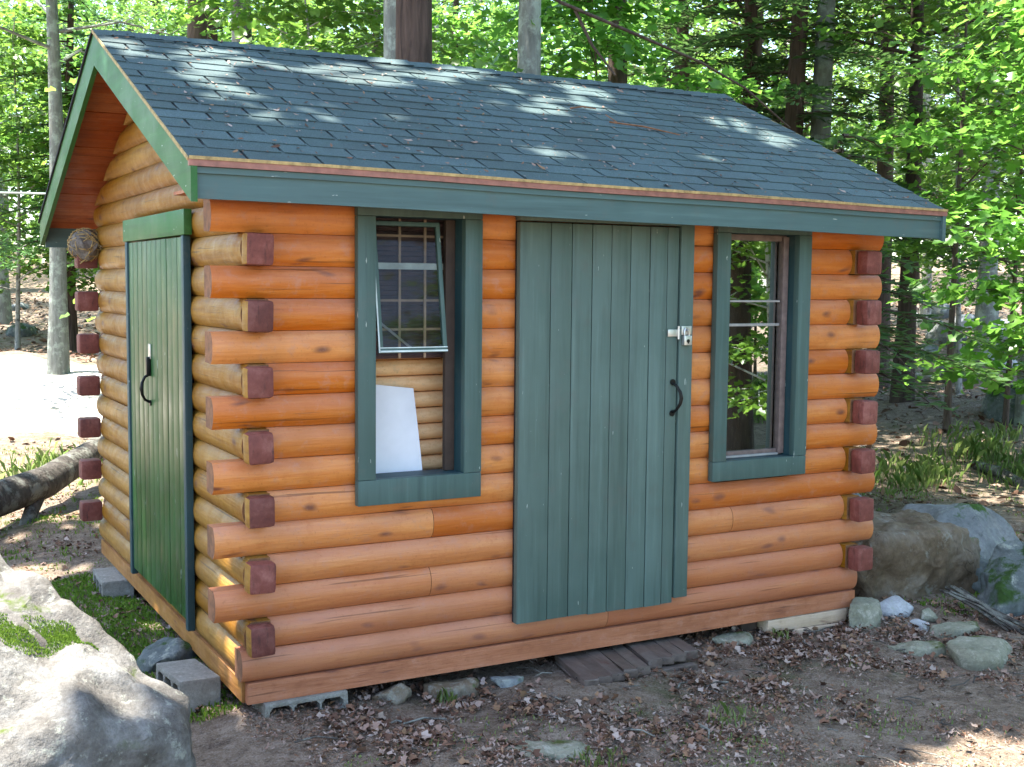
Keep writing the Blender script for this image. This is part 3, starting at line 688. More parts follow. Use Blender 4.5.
# boulders past the right corner
bp = [(-.48,-.28,-.3),(-.5,-.2,.12),(-.42,-.3,.19),(-.1,-.36,.17),(.25,-.32,.18),(.42,-.28,.10),(.5,-.2,-.08),(.38,-.3,-.2),(.05,-.3,-.26),(-.12,-.34,-.44),(-.4,.3,-.45),(-.45,.3,.2),(.45,.3,.12),(.45,.25,-.2),(.0,.35,.2)]
rock('boulder', 'brown rounded boulder close to the right corner of the shed', (4.52, .55, .0), (1, .7, .7), M['st_brown'], 11, cat='boulder', pts=bp, amp=.06).scale = (1.1, 1.05, 1.12)
bp = [(-.75,-.1,-.3),(-.72,0,.0),(-.4,-.02,.10),(.05,.02,.24),(.27,.02,.27),(.38,-.0,.22),(.62,-.1,-.05),(.62,-.15,-.4),(.2,-.3,-.4),(-.05,-.28,-.02),(-.6,.5,-.3),(.0,.4,.2),(.4,.4,.1),(.6,.5,-.4)]
rock('boulder', 'blue-grey peaked boulder behind the brown one', (5.5, .95, -.12), (1.3, .8, .8), M['st_grey'], 12, cat='boulder', pts=bp, amp=.03, sm=.3).scale = (1.15, 1.05, 1.12)
rock('boulder', 'grey angular rock peeking out behind the right log ends', (4.9, 1.5, .06), (.5, .5, .62), M['st_grey'], 15, cat='boulder', amp=.05)
rock('boulder', 'dark mossy boulder at the right edge of the yard', (4.78, -.22, -.04), (.75, .6, .5), M['st_moss'], 21, cat='boulder', amp=.06)
rock('boulder', 'low dark mossy rock between the twigs and the peaked boulder', (5.0, .30, -.15), (.6, .4, .3), M['st_moss'], 26, cat='boulder', amp=.06)
sg = 'loose stones at the right corner of the shed'
for i, (lab, x, y, dz, sz, mt, fl, rz) in enumerate([
    ('squared greenish block of stone against the right corner', 3.62, -.06, .05, (.30, .24, .17), 'st_green', True, .4),
    ('rounded whitish stone behind the squared block', 3.90, .0, .03, (.32, .22, .15), 'st_white', False, -.2),
    ('small pinkish white stone in the leaves', 3.84, -.28, .0, (.16, .13, .10), 'st_white', False, .7),
    ('low flat green stone nearest the dirt yard', 3.50, -.56, .0, (.38, .2, .11), 'st_green', True, -.55),
    ('thin flat stone lying behind the large flagstone', 3.98, -.42, .0, (.42, .22, .09), 'st_green', True, -.1),
    ('large flat flagstone at the right edge of the stones', 3.74, -.82, .01, (.56, .42, .15), 'st_green', True, .3),
    ('small round grey stone behind the thin flat one', 4.02, -.17, .02, (.16, .12, .09), 'st_green', False, 0),
    ('grey stone half hidden in the leaves past the flagstone', 3.98, -1.02, -.02, (.3, .2, .12), 'st_grey', False, .3)]):
    rock('loose_stone', lab, (x, y, gz(x, y)+dz), sz, M[mt], 40+i, sg, 'stone', rz, fl, sub=1, amp=.035)
for i, (lab, x, y, sz, mt, fl) in enumerate([
    ('long flat lichen-grey stone sunk in the foreground dirt', 1.08, -.80, (.52, .30, .06), 'st_green', True),
    ('rounded stone under the sill, nearer the hollow block', .72, .04, (.22, .18, .13), 'st_brown', False),
    ('flat brown stone under the sill left of the wooden step', 1.02, .02, (.34, .18, .12), 'st_brown', True),
    ('thin stone slab in the leaves just left of the step', 1.30, -.02, (.22, .13, .06), 'st_grey', True),
    ('pale flat stone under the sill right of the step', 2.72, .0, (.32, .2, .07), 'st_green', True),
    ('mossy stone beside the loose concrete block', -.10, .98, (.34, .3, .2), 'st_moss', False)]):
    rock('loose_stone', lab, (x, y, gz(x, y)+sz[2]*.12), sz, M[mt], 60+i, None, 'stone', random.uniform(-.2, .2), fl, sub=1, amp=.035)
# pixel-to-ground helper: where the view ray meets the terrain (real distances)
def hit(u, v):
    d = FW+RT*((u-512)/FPX)+UP*((383.5-v)/FPX); t_ = 2.
    while t_ < 90:
        p = CP+d*t_
        if p.z <= gz(p.x, p.y): break
        t_ += .05
    return Vector((p.x, p.y, gz(p.x, p.y))), t_
rs = random.Random(5)
for i, (u, v, wpx, hpx, mt) in enumerate([(918, 320, 24, 22, 'st_white'), (945, 335, 40, 26, 'st_grey'), (965, 322, 30, 16, 'st_white'), (985, 318, 34, 20, 'st_grey'), (1010, 330, 40, 20, 'st_white'), (925, 352, 30, 14, 'st_grey'), (1008, 365, 40, 14, 'st_white'),
                       (955, 372, 46, 24, 'st_moss'), (1010, 405, 60, 46, 'st_moss'), (930, 376, 30, 10, 'st_white'), (895, 348, 24, 14, 'st_grey'), (1005, 345, 40, 22, 'st_white'), (940, 312, 30, 16, 'st_grey'), (975, 345, 30, 18, 'st_moss'), (22, 330, 40, 12, 'st_moss'), (14, 306, 34, 10, 'st_grey')]):
    p, d = hit(u, v+hpx*.3); s = d/FPX
    rock('hillside_rock', 'weathered rock on the wooded slope behind the shed', p+Vector((0, 0, hpx*s*.15)), (wpx*s*1.1, wpx*s*.9, hpx*s*1.4), M[mt], 80+i, 'rocks on the wooded slope', 'rock', rs.uniform(0, 3), sub=1, amp=.05)
# fallen log at the left
mb = MB(); pts = [(-2.6, 3.9, .02), (-1.4, 4.5, -.02), (-.55, 5.0, .0), (-.05, 5.6, .03), (.35, 6.3, .10), (.7, 7.0, .16)]
mb.tube([Vector(p)+Vector((0, 0, .02)) for p in pts], [.18, .17, .145, .135, .12, .1], 14); mb.tube([(-.1, 5.5, .0), (-.3, 5.1, -.3)], [.07, .05], 8)
prop(mb.build('fallen_log', M['bark_fallen'], None, 50), 'grey fallen trunk lying on the ground left of the shed', 'fallen log')
for i, (u, v, u2, v2, r_, lab) in enumerate([(985, 415, 1030, 398, .09, 'rotting log lying across the slope at the right edge'), (975, 470, 1020, 488, .06, 'broken branch in the grass at the right edge')]):
    a, _ = hit(u, v); b2, _ = hit(u2, v2); mb = MB(); mb.tube([a+Vector((0, 0, r_*.6)), (a+b2)/2+Vector((.03, 0, r_)), b2+Vector((0, 0, r_*.6))], [r_*.8, r_, r_*.9], 10)
    prop(mb.build('fallen_branch', M['bark_fallen'], None, 50), lab, 'branch')
mb = MB()
for i in range(9): a = i*.012; mb.tube([(4.28+a, -.05+rs.uniform(-.05, .05), -.07+rs.uniform(-.01, .03)), (4.3+a, -.3, -.12+rs.uniform(-.02, .02)), (4.22+a*1.5, -.62+rs.uniform(-.06, .06), -.17)], .008, 5)
prop(mb.build('twig_bundle', M['bark_fallen'], None), 'bundle of thin grey sticks lying among the right-hand stones', 'sticks')
for i, (a, b2, lab) in enumerate([((2.35, .75), (2.75, .62), 'long forked twig lying on the roof shingles'), ((2.22, .96), (2.42, 1.0), 'short reddish twig on the roof below the ridge')]):
    def on(x, y): return rp(x, (YR-y)*LF/(YR-YE), .016)
    mb = MB(); pa, pb = on(*a), on(*b2); mb.tube([pa, (pa+pb)/2+Vector((0, .01, .012)), pb], [.005, .005, .003], 5)
    if i == 0: mb.tube([pa+Vector((.05, 0, .003)), pa+Vector((.02, .07, .05))], .003, 5)
    prop(mb.build('twig', M['endgrain'], None), lab, 'twig')
# wire at the far left
mb = MB(); a, b2 = Vector((-6.5, 6.6, 2.72)), Vector((.9, 8.9, 2.68)); pts = [a.lerp(b2, i/14)-Vector((0, 0, .10*(1-(i/7-1)**2))) for i in range(15)]
mb.tube(pts, .012, 6); prop(mb.build('wire', M['paleline'], None), 'pale wire strung between trees behind the left eave', 'wire')

# ------------------------------------------------------------------ leaves
def frames(nrm, tip_):
    nrm = nrm/np.linalg.norm(nrm, axis=1, keepdims=True); tip_ = tip_-nrm*(tip_*nrm).sum(1, keepdims=True)
    tip_ = tip_/np.maximum(np.linalg.norm(tip_, axis=1, keepdims=True), 1e-6); return nrm, tip_, np.cross(nrm, tip_)
SH_OVAL = [(0, 0, 0), (-.26, .25, .06), (-.27, .62, .05), (0, 1, -.08), (.27, .62, .05), (.26, .25, .06)]
SH_MAPLE = [(0, 0, 0), (-.52, .22, .08), (-.24, .45, .02), (-.4, .78, .05), (0, 1, -.1), (.4, .78, .05), (.24, .45, .02), (.52, .22, .08)]
def leaf_arrays(P, nrm, tip_, size, shape):
    nrm, tip_, sd_ = frames(nrm, tip_); k = len(shape); s = np.array(shape); N = len(P)
    V = P[:, None, :]+size[:, None, None]*(s[None, :, 0:1]*sd_[:, None, :]+s[None, :, 1:2]*tip_[:, None, :]+s[None, :, 2:3]*nrm[:, None, :])
    h = k//2
    fa = list(range(0, h+1)); fb = [0]+list(range(h, k))
    F = np.stack([np.array([fa, fb])+0]*N)+(np.arange(N)*k)[:, None, None]
    return V.reshape(-1, 3), F.reshape(-1, h+1)
def broadleaf(h, rad, nleaf, lsize, trunk_r, seed, mat_leaf, shape, z0=.25, flat=.55, lean=(0, 0), nb=26, r_top=.3):
    """mesh pair (trunk with limbs, crown) of a broadleaved tree standing at the origin"""
    rg = np.random.default_rng(seed); rr = random.Random(seed); mb = MB(); top = Vector((lean[0], lean[1], h))
    def axis(t_): return Vector((lean[0]*t_*t_+.06*h*.12*math.sin(t_*5+seed), lean[1]*t_*t_+.05*h*.12*math.cos(t_*4+seed), h*t_-.15*(t_ == 0)))
    mb.tube([axis(i/9) for i in range(10)], [trunk_r*((1.25 if i == 0 else 1)-.82*i/9) for i in range(10)], 9)
    C, D_ = [], []
    for i in range(nb):
        t_ = z0+(1-z0)*(i+.5)/nb; a = axis(t_); an = i*2.4+rr.uniform(-.5, .5); prof = math.sin(math.pi*min(1, ((t_-z0)/(1-z0))*.8+.22))
        L = rad*(.5+.5*prof)*rr.uniform(.75, 1.15)*(1 if t_ < .8 else .7); d = Vector((math.cos(an), math.sin(an), 0)); e = a+d*L+Vector((0, 0, L*rr.uniform(.0, .35)))
        mid = (a+e)/2+Vector((rr.uniform(-.1, .1), rr.uniform(-.1, .1), L*.10)); br = trunk_r*.28*(1.1-t_)+.006
        mb.tube([a, mid, e], [br, br*.6, br*.2], 5, cap=False)
        for j in range(7):
            u = .25+.75*(j+.5)/7; p = a.lerp(mid, u*2) if u < .5 else mid.lerp(e, u*2-1); sd_ = Vector((-d.y, d.x, 0))*rr.choice((-1, 1))
            q = p+(sd_*rr.uniform(.3, .9)+d*rr.uniform(.2, .6))*L*.33+Vector((0, 0, rr.uniform(-.05, .1)*L))
            mb.tube([p, q], [br*.35, .003], 4, cap=False); C.append(((p+q)/2, (q-p))); C.append((q, (q-p)))
    nC = len(C); per = nleaf//nC; cen = np.array([c_[0] for c_ in C]); dr = np.array([c_[1].normalized() for c_ in C])
    idx = np.repeat(np.arange(nC), per); spread = rad*.16
    off = rg.normal(size=(len(idx), 3))*np.array([spread, spread, spread*flat*.6]); P = cen[idx]+off
    nrm = np.array([0, 0, 1.])+rg.normal(size=P.shape)*.38+dr[idx]*.25; tip_ = dr[idx]+rg.normal(size=P.shape)*.7+np.array([0, 0, -.35])
    V, F = leaf_arrays(P, nrm, tip_, lsize*rg.uniform(.55, 1.2, len(P)), shape)
    return mb, V, F
def hemlock(h, rad, seed, trunk_r=.15, z0=.12, nb=46, lean=(0, 0)):
    rg = random.Random(seed); mb = MB(); P, Nn, Tt, S = [], [], [], []
    mb.tube([(lean[0]*(i/9)**2, lean[1]*(i/9)**2, h*i/9-.1) for i in range(10)], [trunk_r*((1.2 if i == 0 else 1)-.85*i/9) for i in range(10)], 12)
    for i in range(nb):
        t_ = z0+(1-z0)*(i+.5)/nb; an = i*2.4+rg.uniform(-.4, .4); L = rad*(1.02-.75*(t_-z0)/(1-z0))*rg.uniform(.7, 1.15)
        a = Vector((lean[0]*t_*t_, lean[1]*t_*t_, h*t_)); d = Vector((math.cos(an), math.sin(an), 0)); sd_ = Vector((-d.y, d.x, 0))
        bp_ = [a+d*(L*u)+Vector((0, 0, L*(.10*u-.32*u*u))) for u in (0, .25, .5, .75, 1)]
        mb.tube(bp_, [.022, .017, .012, .008, .003], 5, cap=False)
        nt_ = int(L/.07)
        for j in range(nt_):
            u = .12+.88*j/nt_; k = min(3, int(u*4)); p = bp_[k].lerp(bp_[k+1], u*4-k); sgn = 1 if j % 2 else -1
            tl = (.2+.42*(1-abs(u-.45)))*L*.40*rg.uniform(.6, 1.2); td = (sd_*sgn*.8+d*.6+Vector((0, 0, rg.uniform(-.35, .05)))).normalized()
            ns = max(3, int(tl/.06))
            for q in range(ns):
                uu = (q+.5)/ns; pp = p+td*(tl*uu)+Vector((0, 0, -.12*tl*uu*uu)); s2 = td.cross(Vector((0, 0, 1))).normalized()*(1 if q % 2 else -1)
                for s3 in (1, -1):
                    P.append(pp); Nn.append((rg.gauss(0, .22), rg.gauss(0, .22), 1)); Tt.append(td*.75+s2*s3*.8+Vector((0, 0, rg.uniform(-.25, .1)))); S.append(rg.uniform(.07, .13)*(1.1-.5*uu))
    V, F = leaf_arrays(np.array(P), np.array(Nn), np.array([tuple(x) for x in Tt]), np.array(S)*1.5, [(0, 0, 0), (-.16, .3, .02), (-.14, .7, 0), (0, 1, -.06), (.14, .7, 0), (.16, .3, .02)])
    return mb, V, F
def tree(name, label, cat, data, mt, ml, loc, rz=0, group=None, scale=1, crown='crown'):
    o = thing(name, label, cat, loc, rz, group); o.scale = (scale,)*3
    data[0].build('trunk', mt, o, 60); np_mesh(crown, data[1], data[2], ml, o); return o
def place(o, loc, rz, s, label=None, group=None, mt=None):
    c = copy_tree(o); c.location = loc; c.rotation_euler = (0, 0, rz); c.scale = (s,)*3
    if label: c['label'] = label
    if group: c['group'] = group
    elif 'group' in c: del c['group']
    if mt:
        for ch in c.children:
            if ch.name.startswith('trunk'): ch.material_slots[0].link = 'OBJECT'; ch.material_slots[0].material = mt
    return c
# prototypes are themselves standing trees
def base(u, v): return hit(u, v)[0]
WG = 'leafy trees in the woods behind'
def at_depth(u, dep):
    d = FW+RT*((u-512)/FPX); k = dep/(d.dot(FW)); x, y = CP.x+d.x*k, CP.y+d.y*k; return Vector((x, y, gz(x, y)))
sapA = broadleaf(5.2, 1.7, 5200, .135, .035, 1, None, SH_MAPLE, .12, .45, (.25, .1))
sapB = broadleaf(6.5, 2.1, 6500, .135, .05, 2, None, SH_MAPLE, .16, .45, (-.2, .3))
midA = broadleaf(11, 3.2, 9500, .125, .14, 3, None, SH_OVAL, .2, .5, (.2, .3))
midB = broadleaf(12, 3.6, 9500, .13, .17, 4, None, SH_OVAL, .24, .5, (-.4, 0))
sapC = broadleaf(6.5, 1.9, 2400, .135, .045, 6, None, SH_MAPLE, .3, .4, (.35, .1), 20)
midC = broadleaf(11, 3.0, 4200, .125, .15, 7, None, SH_OVAL, .42, .5, (.2, .3))
hemA = hemlock(8.5, 2.1, 1, .16, .24, 54, (.25, -.1)); hemB = hemlock(8, 2.0, 2, .15, .24, 54, (-.2, .15))
# right-hand saplings: leaning thin trunks with sunlit leaves
s1 = tree('maple_sapling', 'leafy maple sapling reaching in from the right edge', 'tree', sapA, M['bark_brown'], M['leaf_maple'], at_depth(1092, 12.5), 3.1)
s2 = tree('maple_sapling', 'bushy young maple between the dark hemlock trunks and the right edge', 'tree', sapB, M['bark_pale'], M['leaf_maple'], at_depth(985, 25), 2.)
s3 = tree('maple_sapling', 'slender young maple right of the shed with layered bright leaves', 'tree', sapC, M['bark_brown'], M['leaf_maple'], base(950, 432), .6)
place(s3, at_depth(958, 19), 2.4, 1.1, 'pale thin-stemmed young maple behind the right eave', None, M['bark_pale'])
place(s3, at_depth(1005, 16), 4.4, .85, 'short maple sapling in front of the two grey trunks at right')
mC = tree('beech_tree', 'brown-trunked tree standing on the slope right of the log ends', 'tree', midC, M['bark_brown'], M['leaf_beech'], base(903, 402), .3)
place(mC, base(990, 362), 2.2, 1.35, 'thick grey beech trunk on the rocky slope at right', None, M['bark_grey'])
place(mC, base(1021, 425), 4.4, .9, 'grey-green trunk cut by the right edge of the view', None, M['bark_grey'])
place(mC, at_depth(872, 21), 5.1, 1.2, 'dark slim trunk half hidden by the right roof edge')
place(mC, at_depth(820, 17), 2.6, 1.25, 'grey trunk among the hemlocks above the roof', None, M['bark_grey'])
place(mC, at_depth(610, 16), .6, 1.2, 'brown trunk behind the ridge below the slanting limb')
mA = tree('beech_tree', 'pale trunk just right of the brown-trunked tree', 'tree', midA, M['bark_pale'], M['leaf_beech'], at_depth(920, 31), 1.3)
place(mC, base(60, 374), 1.1, 1., 'lichen-grey trunk rising left of the rear log ends', None, M['bark_grey'])
mB = tree('beech_tree', 'grey-trunked tree farther off beyond the left eave', 'tree', midB, M['bark_grey'], M['leaf_beech'], at_depth(5, 30), 1.1)
place(mC, at_depth(527, 13), 4.0, 1.15, 'straight grey trunk behind the middle of the ridge', None, M['bark_grey'])
place(mC, at_depth(240, 15), .4, 1.2, 'pale trunk behind the left part of the ridge', None, M['bark_pale'])
place(mC, at_depth(207, 15.5), 3.4, 1.2, 'thin brown trunk above the left end of the ridge', None)
place(mC, at_depth(388, 12), 5.4, 1.15, 'greenish-grey trunk close beside the big red-brown one', None, M['bark_grey'])
place(s2, at_depth(20, 24), 2.6, 1., 'broad-leaved sapling left of the gable')
place(s1, at_depth(110, 25), 4.6, 1.1, 'sapling behind the gable peak')
place(s2, at_depth(330, 14), .9, .9, 'leafy sapling behind the ridge left of the big trunk')
place(s1, at_depth(600, 15), 2.9, 1.1, 'sapling with pale leaves behind the ridge right of the grey trunk')
hA = tree('hemlock_tree', 'dark hemlock behind the right half of the roof', 'tree', hemA, M['bark_red'], M['needle'], at_depth(783, 17), 0, None, 1.25)
hB = tree('hemlock_tree', 'dark hemlock with the left of two close trunks above the roof', 'tree', hemB, M['bark_red'], M['needle'], at_depth(745, 18.5), 1., None, 1.25)
place(hA, at_depth(680, 21), 2.2, 1.3, 'hemlock with drooping sprays above the right part of the ridge')
tree('hemlock_sapling', 'small hemlock sapling close behind the roof slope', 'tree', hemlock(3.3, 1.5, 5, .05, .36, 34), M['bark_brown'], M['needle'], at_depth(835, 10.6), 2.4)
place(hA, at_depth(-60, 26), .7, 1.05, 'dark hemlock at the left edge of the view')
place(hB, at_depth(70, 24), 3.7, 1.1, 'hemlock beyond the lichen-grey trunk at left')
place(hA, at_depth(450, 25), 5.1, 1.1, 'hemlock far behind the big red-brown trunk')
# the woods
wr_ = random.Random(21); taken = []
n_ = 0
for i in range(400):
    dep = wr_.uniform(18, 62); u = wr_.uniform(-220, 1240); p = at_depth(u, dep)
    if dep < 34 and (u < 130 or u > 870) or dep < 42 and u > 880: continue
    if any((p-q).length < 4.3 for q in taken): continue
    taken.append(p); n_ += 1
    kind = wr_.random(); s = wr_.uniform(.85, 1.3)
    if kind < .42: place(mA, p, wr_.uniform(0, 6), s, 'leafy broad-leaved tree in the woods beyond the shed', WG, wr_.choice((None, M['bark_grey'], M['bark_grey'])))
    elif kind < .72: place(mB, p, wr_.uniform(0, 6), s, 'leafy broad-leaved tree in the woods beyond the shed', WG, wr_.choice((None, M['bark_brown'])))
    elif kind < .93: place(s2, p, wr_.uniform(0, 6), s*1.1, 'leafy sapling in the woods beyond the shed', 'saplings in the woods behind')
    else: place(hA, p, wr_.uniform(0, 6), s, 'needled hemlock in the woods beyond the shed', 'hemlocks in the woods behind')
    if n_ > 95: break
# far woods closing the horizon
rg = np.random.default_rng(9); N = 60000; a = rg.uniform(-2.4, 2.4, N)+YAW*0+R(29)*0; rr_ = rg.uniform(66, 95, N); x = 1+np.sin(a)*rr_; y = np.cos(a)*rr_
z = ground_z(x, y)+rg.uniform(0, 1, N)**1.2*20
nrm = rg.normal(size=(N, 3)); V, F = leaf_arrays(np.stack([x, y, z], 1), nrm, rg.normal(size=(N, 3)), rg.uniform(.45, 1.0, N), SH_OVAL)
prop(np_mesh('far_woods', V, F, M['leaf_beech']), kind='stuff')
# behind the camera (mirrored in the right window)
place(mB, (7.23, -5.24, gz(7.23, -5.24)), .5, 1.15, 'dark trunk across the yard, mirrored in the right window', None, M['bark_brown'])
for i, (x, y) in enumerate(((9.6, -10.5), (12, -9.5), (11, -13), (8, -13), (14, -13))):
    place((s1, s2, s1, s2, s1)[i], (x, y, gz(x, y)), i*1.3, 1., 'tree across the clearing in front of the shed', 'trees across the clearing')

place(s2, (6.75, -4.25, gz(6.75, -4.25)), 1.9, .72, 'sapling growing beside the trunk mirrored in the right window')
place(s2, (7.9, -6.6, gz(7.9, -6.6)), 4.9, .95, 'sapling behind the trunk mirrored in the right window')
# ------------------------------------------------------------------ out-of-view crowns added to shade the yard
SPOT = [  # gaps cut in the crowns to land sun flecks here: x, y, z, rx, ry
    (.38,1.45,3.0,.12,.04),(.16,1.17,2.86,.08,.03),(.37,1.15,2.86,.07,.03),(.18,1.1,2.83,.06,.05),(-.1,1.15,2.85,.08,.05),(-.2,1.36,2.93,.09,.05),(1.08,1.48,2.99,.13,.04),(1.06,1.28,2.91,.16,.04),(1.01,1.08,2.82,.11,.03),
    (.76,1.26,2.9,.12,.06),(.7,.57,2.6,.06,.04),(1.52,1.38,2.95,.12,.05),(1.81,1.5,3.,.12,.05),(1.66,1.66,3.05,.1,.04),(.05,.7,2.66,.05,.03),(1.96,1.21,2.87,.12,.05),(2.15,1.13,2.84,.16,.06),(2.27,1.1,2.83,.12,.05),(2.69,1.31,2.92,.12,.05),(2.91,1.31,2.92,.12,.05),
    (2.08,.84,2.71,.14,.06),(1.88,.2,2.44,.1,.06),(1.62,.13,2.41,.1,.06),(3.48,.97,2.77,.16,.06),(3.48,.64,2.63,.1,.06),(3.72,.43,2.54,.07,.05),(3.37,1.08,2.82,.12,.05),(2.65,.48,2.56,.05,.03),
    (-1.5,-.4,.5,1.0,.75),(-.55,-.6,.3,.25,.25),(-.05,.25,.5,.16,.22),(-.05,.25,.2,.16,.22),(-.1,1.9,.5,.1,.22),(-.9,2.6,-.25,.35,.22),(-.45,3.6,-.25,.3,.25),(-1.2,4.4,-.2,.3,.25),(2.55,-1.75,-.2,.5,.2),(3.1,-1.85,-.2,.5,.25),(.35,-1.3,-.2,.12,.06),(4.5,-1.5,-.2,.3,.25),
    (5.8,3.2,0,.5,.4),(4.6,2.6,0,.3,.2)]
_rf = random.Random(12); SPOT += [(x_, y_, ZR-SL*(YR-y_), _rf.uniform(.0, .1), _rf.uniform(.0, .03)) for x_, y_ in [(_rf.uniform(-.2, 3.8), 1.65-1.5*_rf.random()**1.5) for _ in range(26)]]
def canopy(tr, x0, x1, y0, y1, zlo, zhi, N, seed, sz=(.16, .34)):
    rg = np.random.default_rng(seed); n = 220; cx_ = rg.uniform(x0, x1, n); cy_ = rg.uniform(y0, y1, n); cz_ = rg.uniform(zlo, zhi, n)
    idx = rg.integers(0, n, N); P = np.stack([cx_[idx], cy_[idx], cz_[idx]], 1)+rg.normal(size=(N, 3))*np.array([.55, .55, .3])
    keep = P[:, 2] > zlo-.3
    for sx, sy, sz_, rx, ry in SPOT:
        t_ = (P[:, 2]-sz_)/SUN.z; qx = P[:, 0]-SUN.x*t_-sx; qy = P[:, 1]-SUN.y*t_-sy; mg = .135 if rx > .0 else .1  # leaves dropped along the sun ray to each fleck
        keep &= ((qx/(rx+mg))**2+(qy/(ry+mg))**2 > 1)
    P = P[keep]; nrm = np.array([SUN.x, SUN.y, SUN.z])+rg.normal(size=P.shape)*.45
    V, F = leaf_arrays(P, nrm, rg.normal(size=P.shape), rg.uniform(*sz, len(P)), SH_MAPLE)
    np_mesh('crown', V, F, M['canopy'], tr)
    return cx_, cy_, cz_
def big(name, label, x, y, r_, h, mt, box, N, seed, lean=(0, 0)):
    o = thing(name, label, 'tree'); g = gz(x, y); mb = MB()
    top = Vector((x+lean[0], y+lean[1], h)); mb.tube([Vector((x, y, g-.2)).lerp(top, i/10) for i in range(11)], [r_*((1.35 if i == 0 else 1.08 if i == 1 else 1)-.06*i) for i in range(11)], 16)
    cx_, cy_, cz_ = canopy(o, *box, N, seed)
    for i in range(0, len(cx_), 9):
        e = Vector((cx_[i], cy_[i], cz_[i])); st_ = Vector((x, y, g)).lerp(top, min(.95, max(.45, (e.z-1.6)/h))); mb.tube([st_, st_.lerp(e, .5)+Vector((0, 0, .3)), e], [.06, .04, .012], 5, cap=False)
    mb.build('trunk', mt, o, 60); return o
p = at_depth(413, 10.6)
big('tall_hemlock', 'big red-brown trunk rising just behind the ridge', p.x, p.y, .185, 16, M['bark_red'], (-4.6, 2.7, .1, 6.3, 9, 14), 15000, 31)  # trunk in view; unseen crown shaped to shade roof and yard
big('unseen_shade_tree', 'unseen tree added for shade in front of the yard, beyond the right corner', 9.6, -3.2, .22, 13, M['bark_brown'], (6, 12, -6.5, -1.5, 5.6, 10.5), 4000, 32)  # out-of-view tree added for its shade
# grey branch crossing above the roof
def ptd(u, v, dep):
    d = FW+RT*((u-512)/FPX)+UP*((383.5-v)/FPX); return CP+d*dep
br = thing('leaning_dead_limb', 'bare grey limb slanting down above the right part of the roof', 'branch', ptd(775, 108, 11.0))
o0 = br.location; mb = MB(); pts = [ptd(470, -60, 9.4), ptd(560, 2, 9.6), ptd(640, 36, 10.0), ptd(700, 62, 10.4), ptd(745, 88, 10.8), ptd(790, 128, 11.2)]
mb.tube([q-o0 for q in pts], [.015, .015, .014, .012, .010, .008], 8); mb.tube([ptd(575, 10, 9.7)-o0, ptd(592, 45, 9.8)-o0, ptd(615, 75, 9.9)-o0], [.014, .012, .008], 6)
mb.build('limb', M['bark_brown'], br, 50)

# ------------------------------------------------------------------ ground cover
def cover(name, mat, pts, size, shape, seed, tilt=.35, lift=.006):
    rg = np.random.default_rng(seed); P = np.array(pts); P = np.column_stack([P, ground_z(P[:, 0], P[:, 1])+lift+rg.uniform(0, .014, len(P))])
    V, F = leaf_arrays(P, np.array([0, 0, 1.])+rg.normal(size=P.shape)*tilt, rg.normal(size=P.shape), rg.uniform(*size, len(P)), shape)
    return prop(np_mesh(name, V, F, mat), kind='stuff')
rg = np.random.default_rng(17); L = []
def scat(n, x0, x1, y0, y1, f=None):
    q = np.stack([rg.uniform(x0, x1, n), rg.uniform(y0, y1, n)], 1)
    if f is not None: q = q[rg.uniform(0, 1, n) < f(q[:, 0], q[:, 1])]
    L.append(q)
def clumpy(x, y): return np.clip(.5+.5*np.sin(2.3*x+1.1)*np.cos(3.1*y+.3)+.4*np.sin(7.7*x+5.1*y)+.3*np.sin(13*x-11*y), 0.03, 1)
SH_SHARD = [(0, 0, 0), (-.13, .2, .1), (-.2, .55, .02), (.05, 1, .12), (.16, .6, .0), (.1, .25, -.04)]
SH_CURL = [(0, 0, 0), (-.3, .18, .16), (-.2, .42, .12), (-.42, .66, .3), (.04, 1, .1), (.36, .7, .02), (.2, .45, .14), (.4, .2, .26)]
scat(42000, .0, 4.6, -1.5, .25, lambda x, y: clumpy(x, y)*np.clip(1.2-abs(y+.4)*.9, .12, 1))
scat(30000, -.6, 5, -2.6, -.8, lambda x, y: clumpy(x, y)*.8)
scat(9000, -2.2, .2, .2, 7, clumpy); scat(9000, 3.8, 8, -.8, 4, clumpy)
cover('litter_crumbs', M['litter'], np.concatenate(L), (.006, .030), SH_SHARD, 3, .5)
L = []; scat(6500, .3, 4.6, -1.2, .2, lambda x, y: clumpy(x, y)*np.clip(1.15-abs(y+.35)*1.0, .05, 1)); scat(900, -.6, 5, -2.4, -.9, lambda x, y: clumpy(x, y)*.6)
scat(3500, -2.2, .2, .2, 7, clumpy); scat(3000, 3.8, 8, -.8, 4, clumpy); scat(16000, -6, 20, 5, 26, lambda x, y: (((x+.2)/3.8)**2+((y-13.5)/3.6)**2 > 1)*1.)
cover('leaf_litter', M['litter'], np.concatenate(L), (.02, .052), SH_CURL, 13, .35)
L = []; scat(26000, 2, 34, 2, 34); scat(9000, -10, 12, 8, 36, lambda x, y: (((x+.2)/3.8)**2+((y-13.5)/3.6)**2 > 1)*1.); cover('slope_litter', M['litter'], np.concatenate(L), (.06, .16), SH_OVAL, 4, .4)
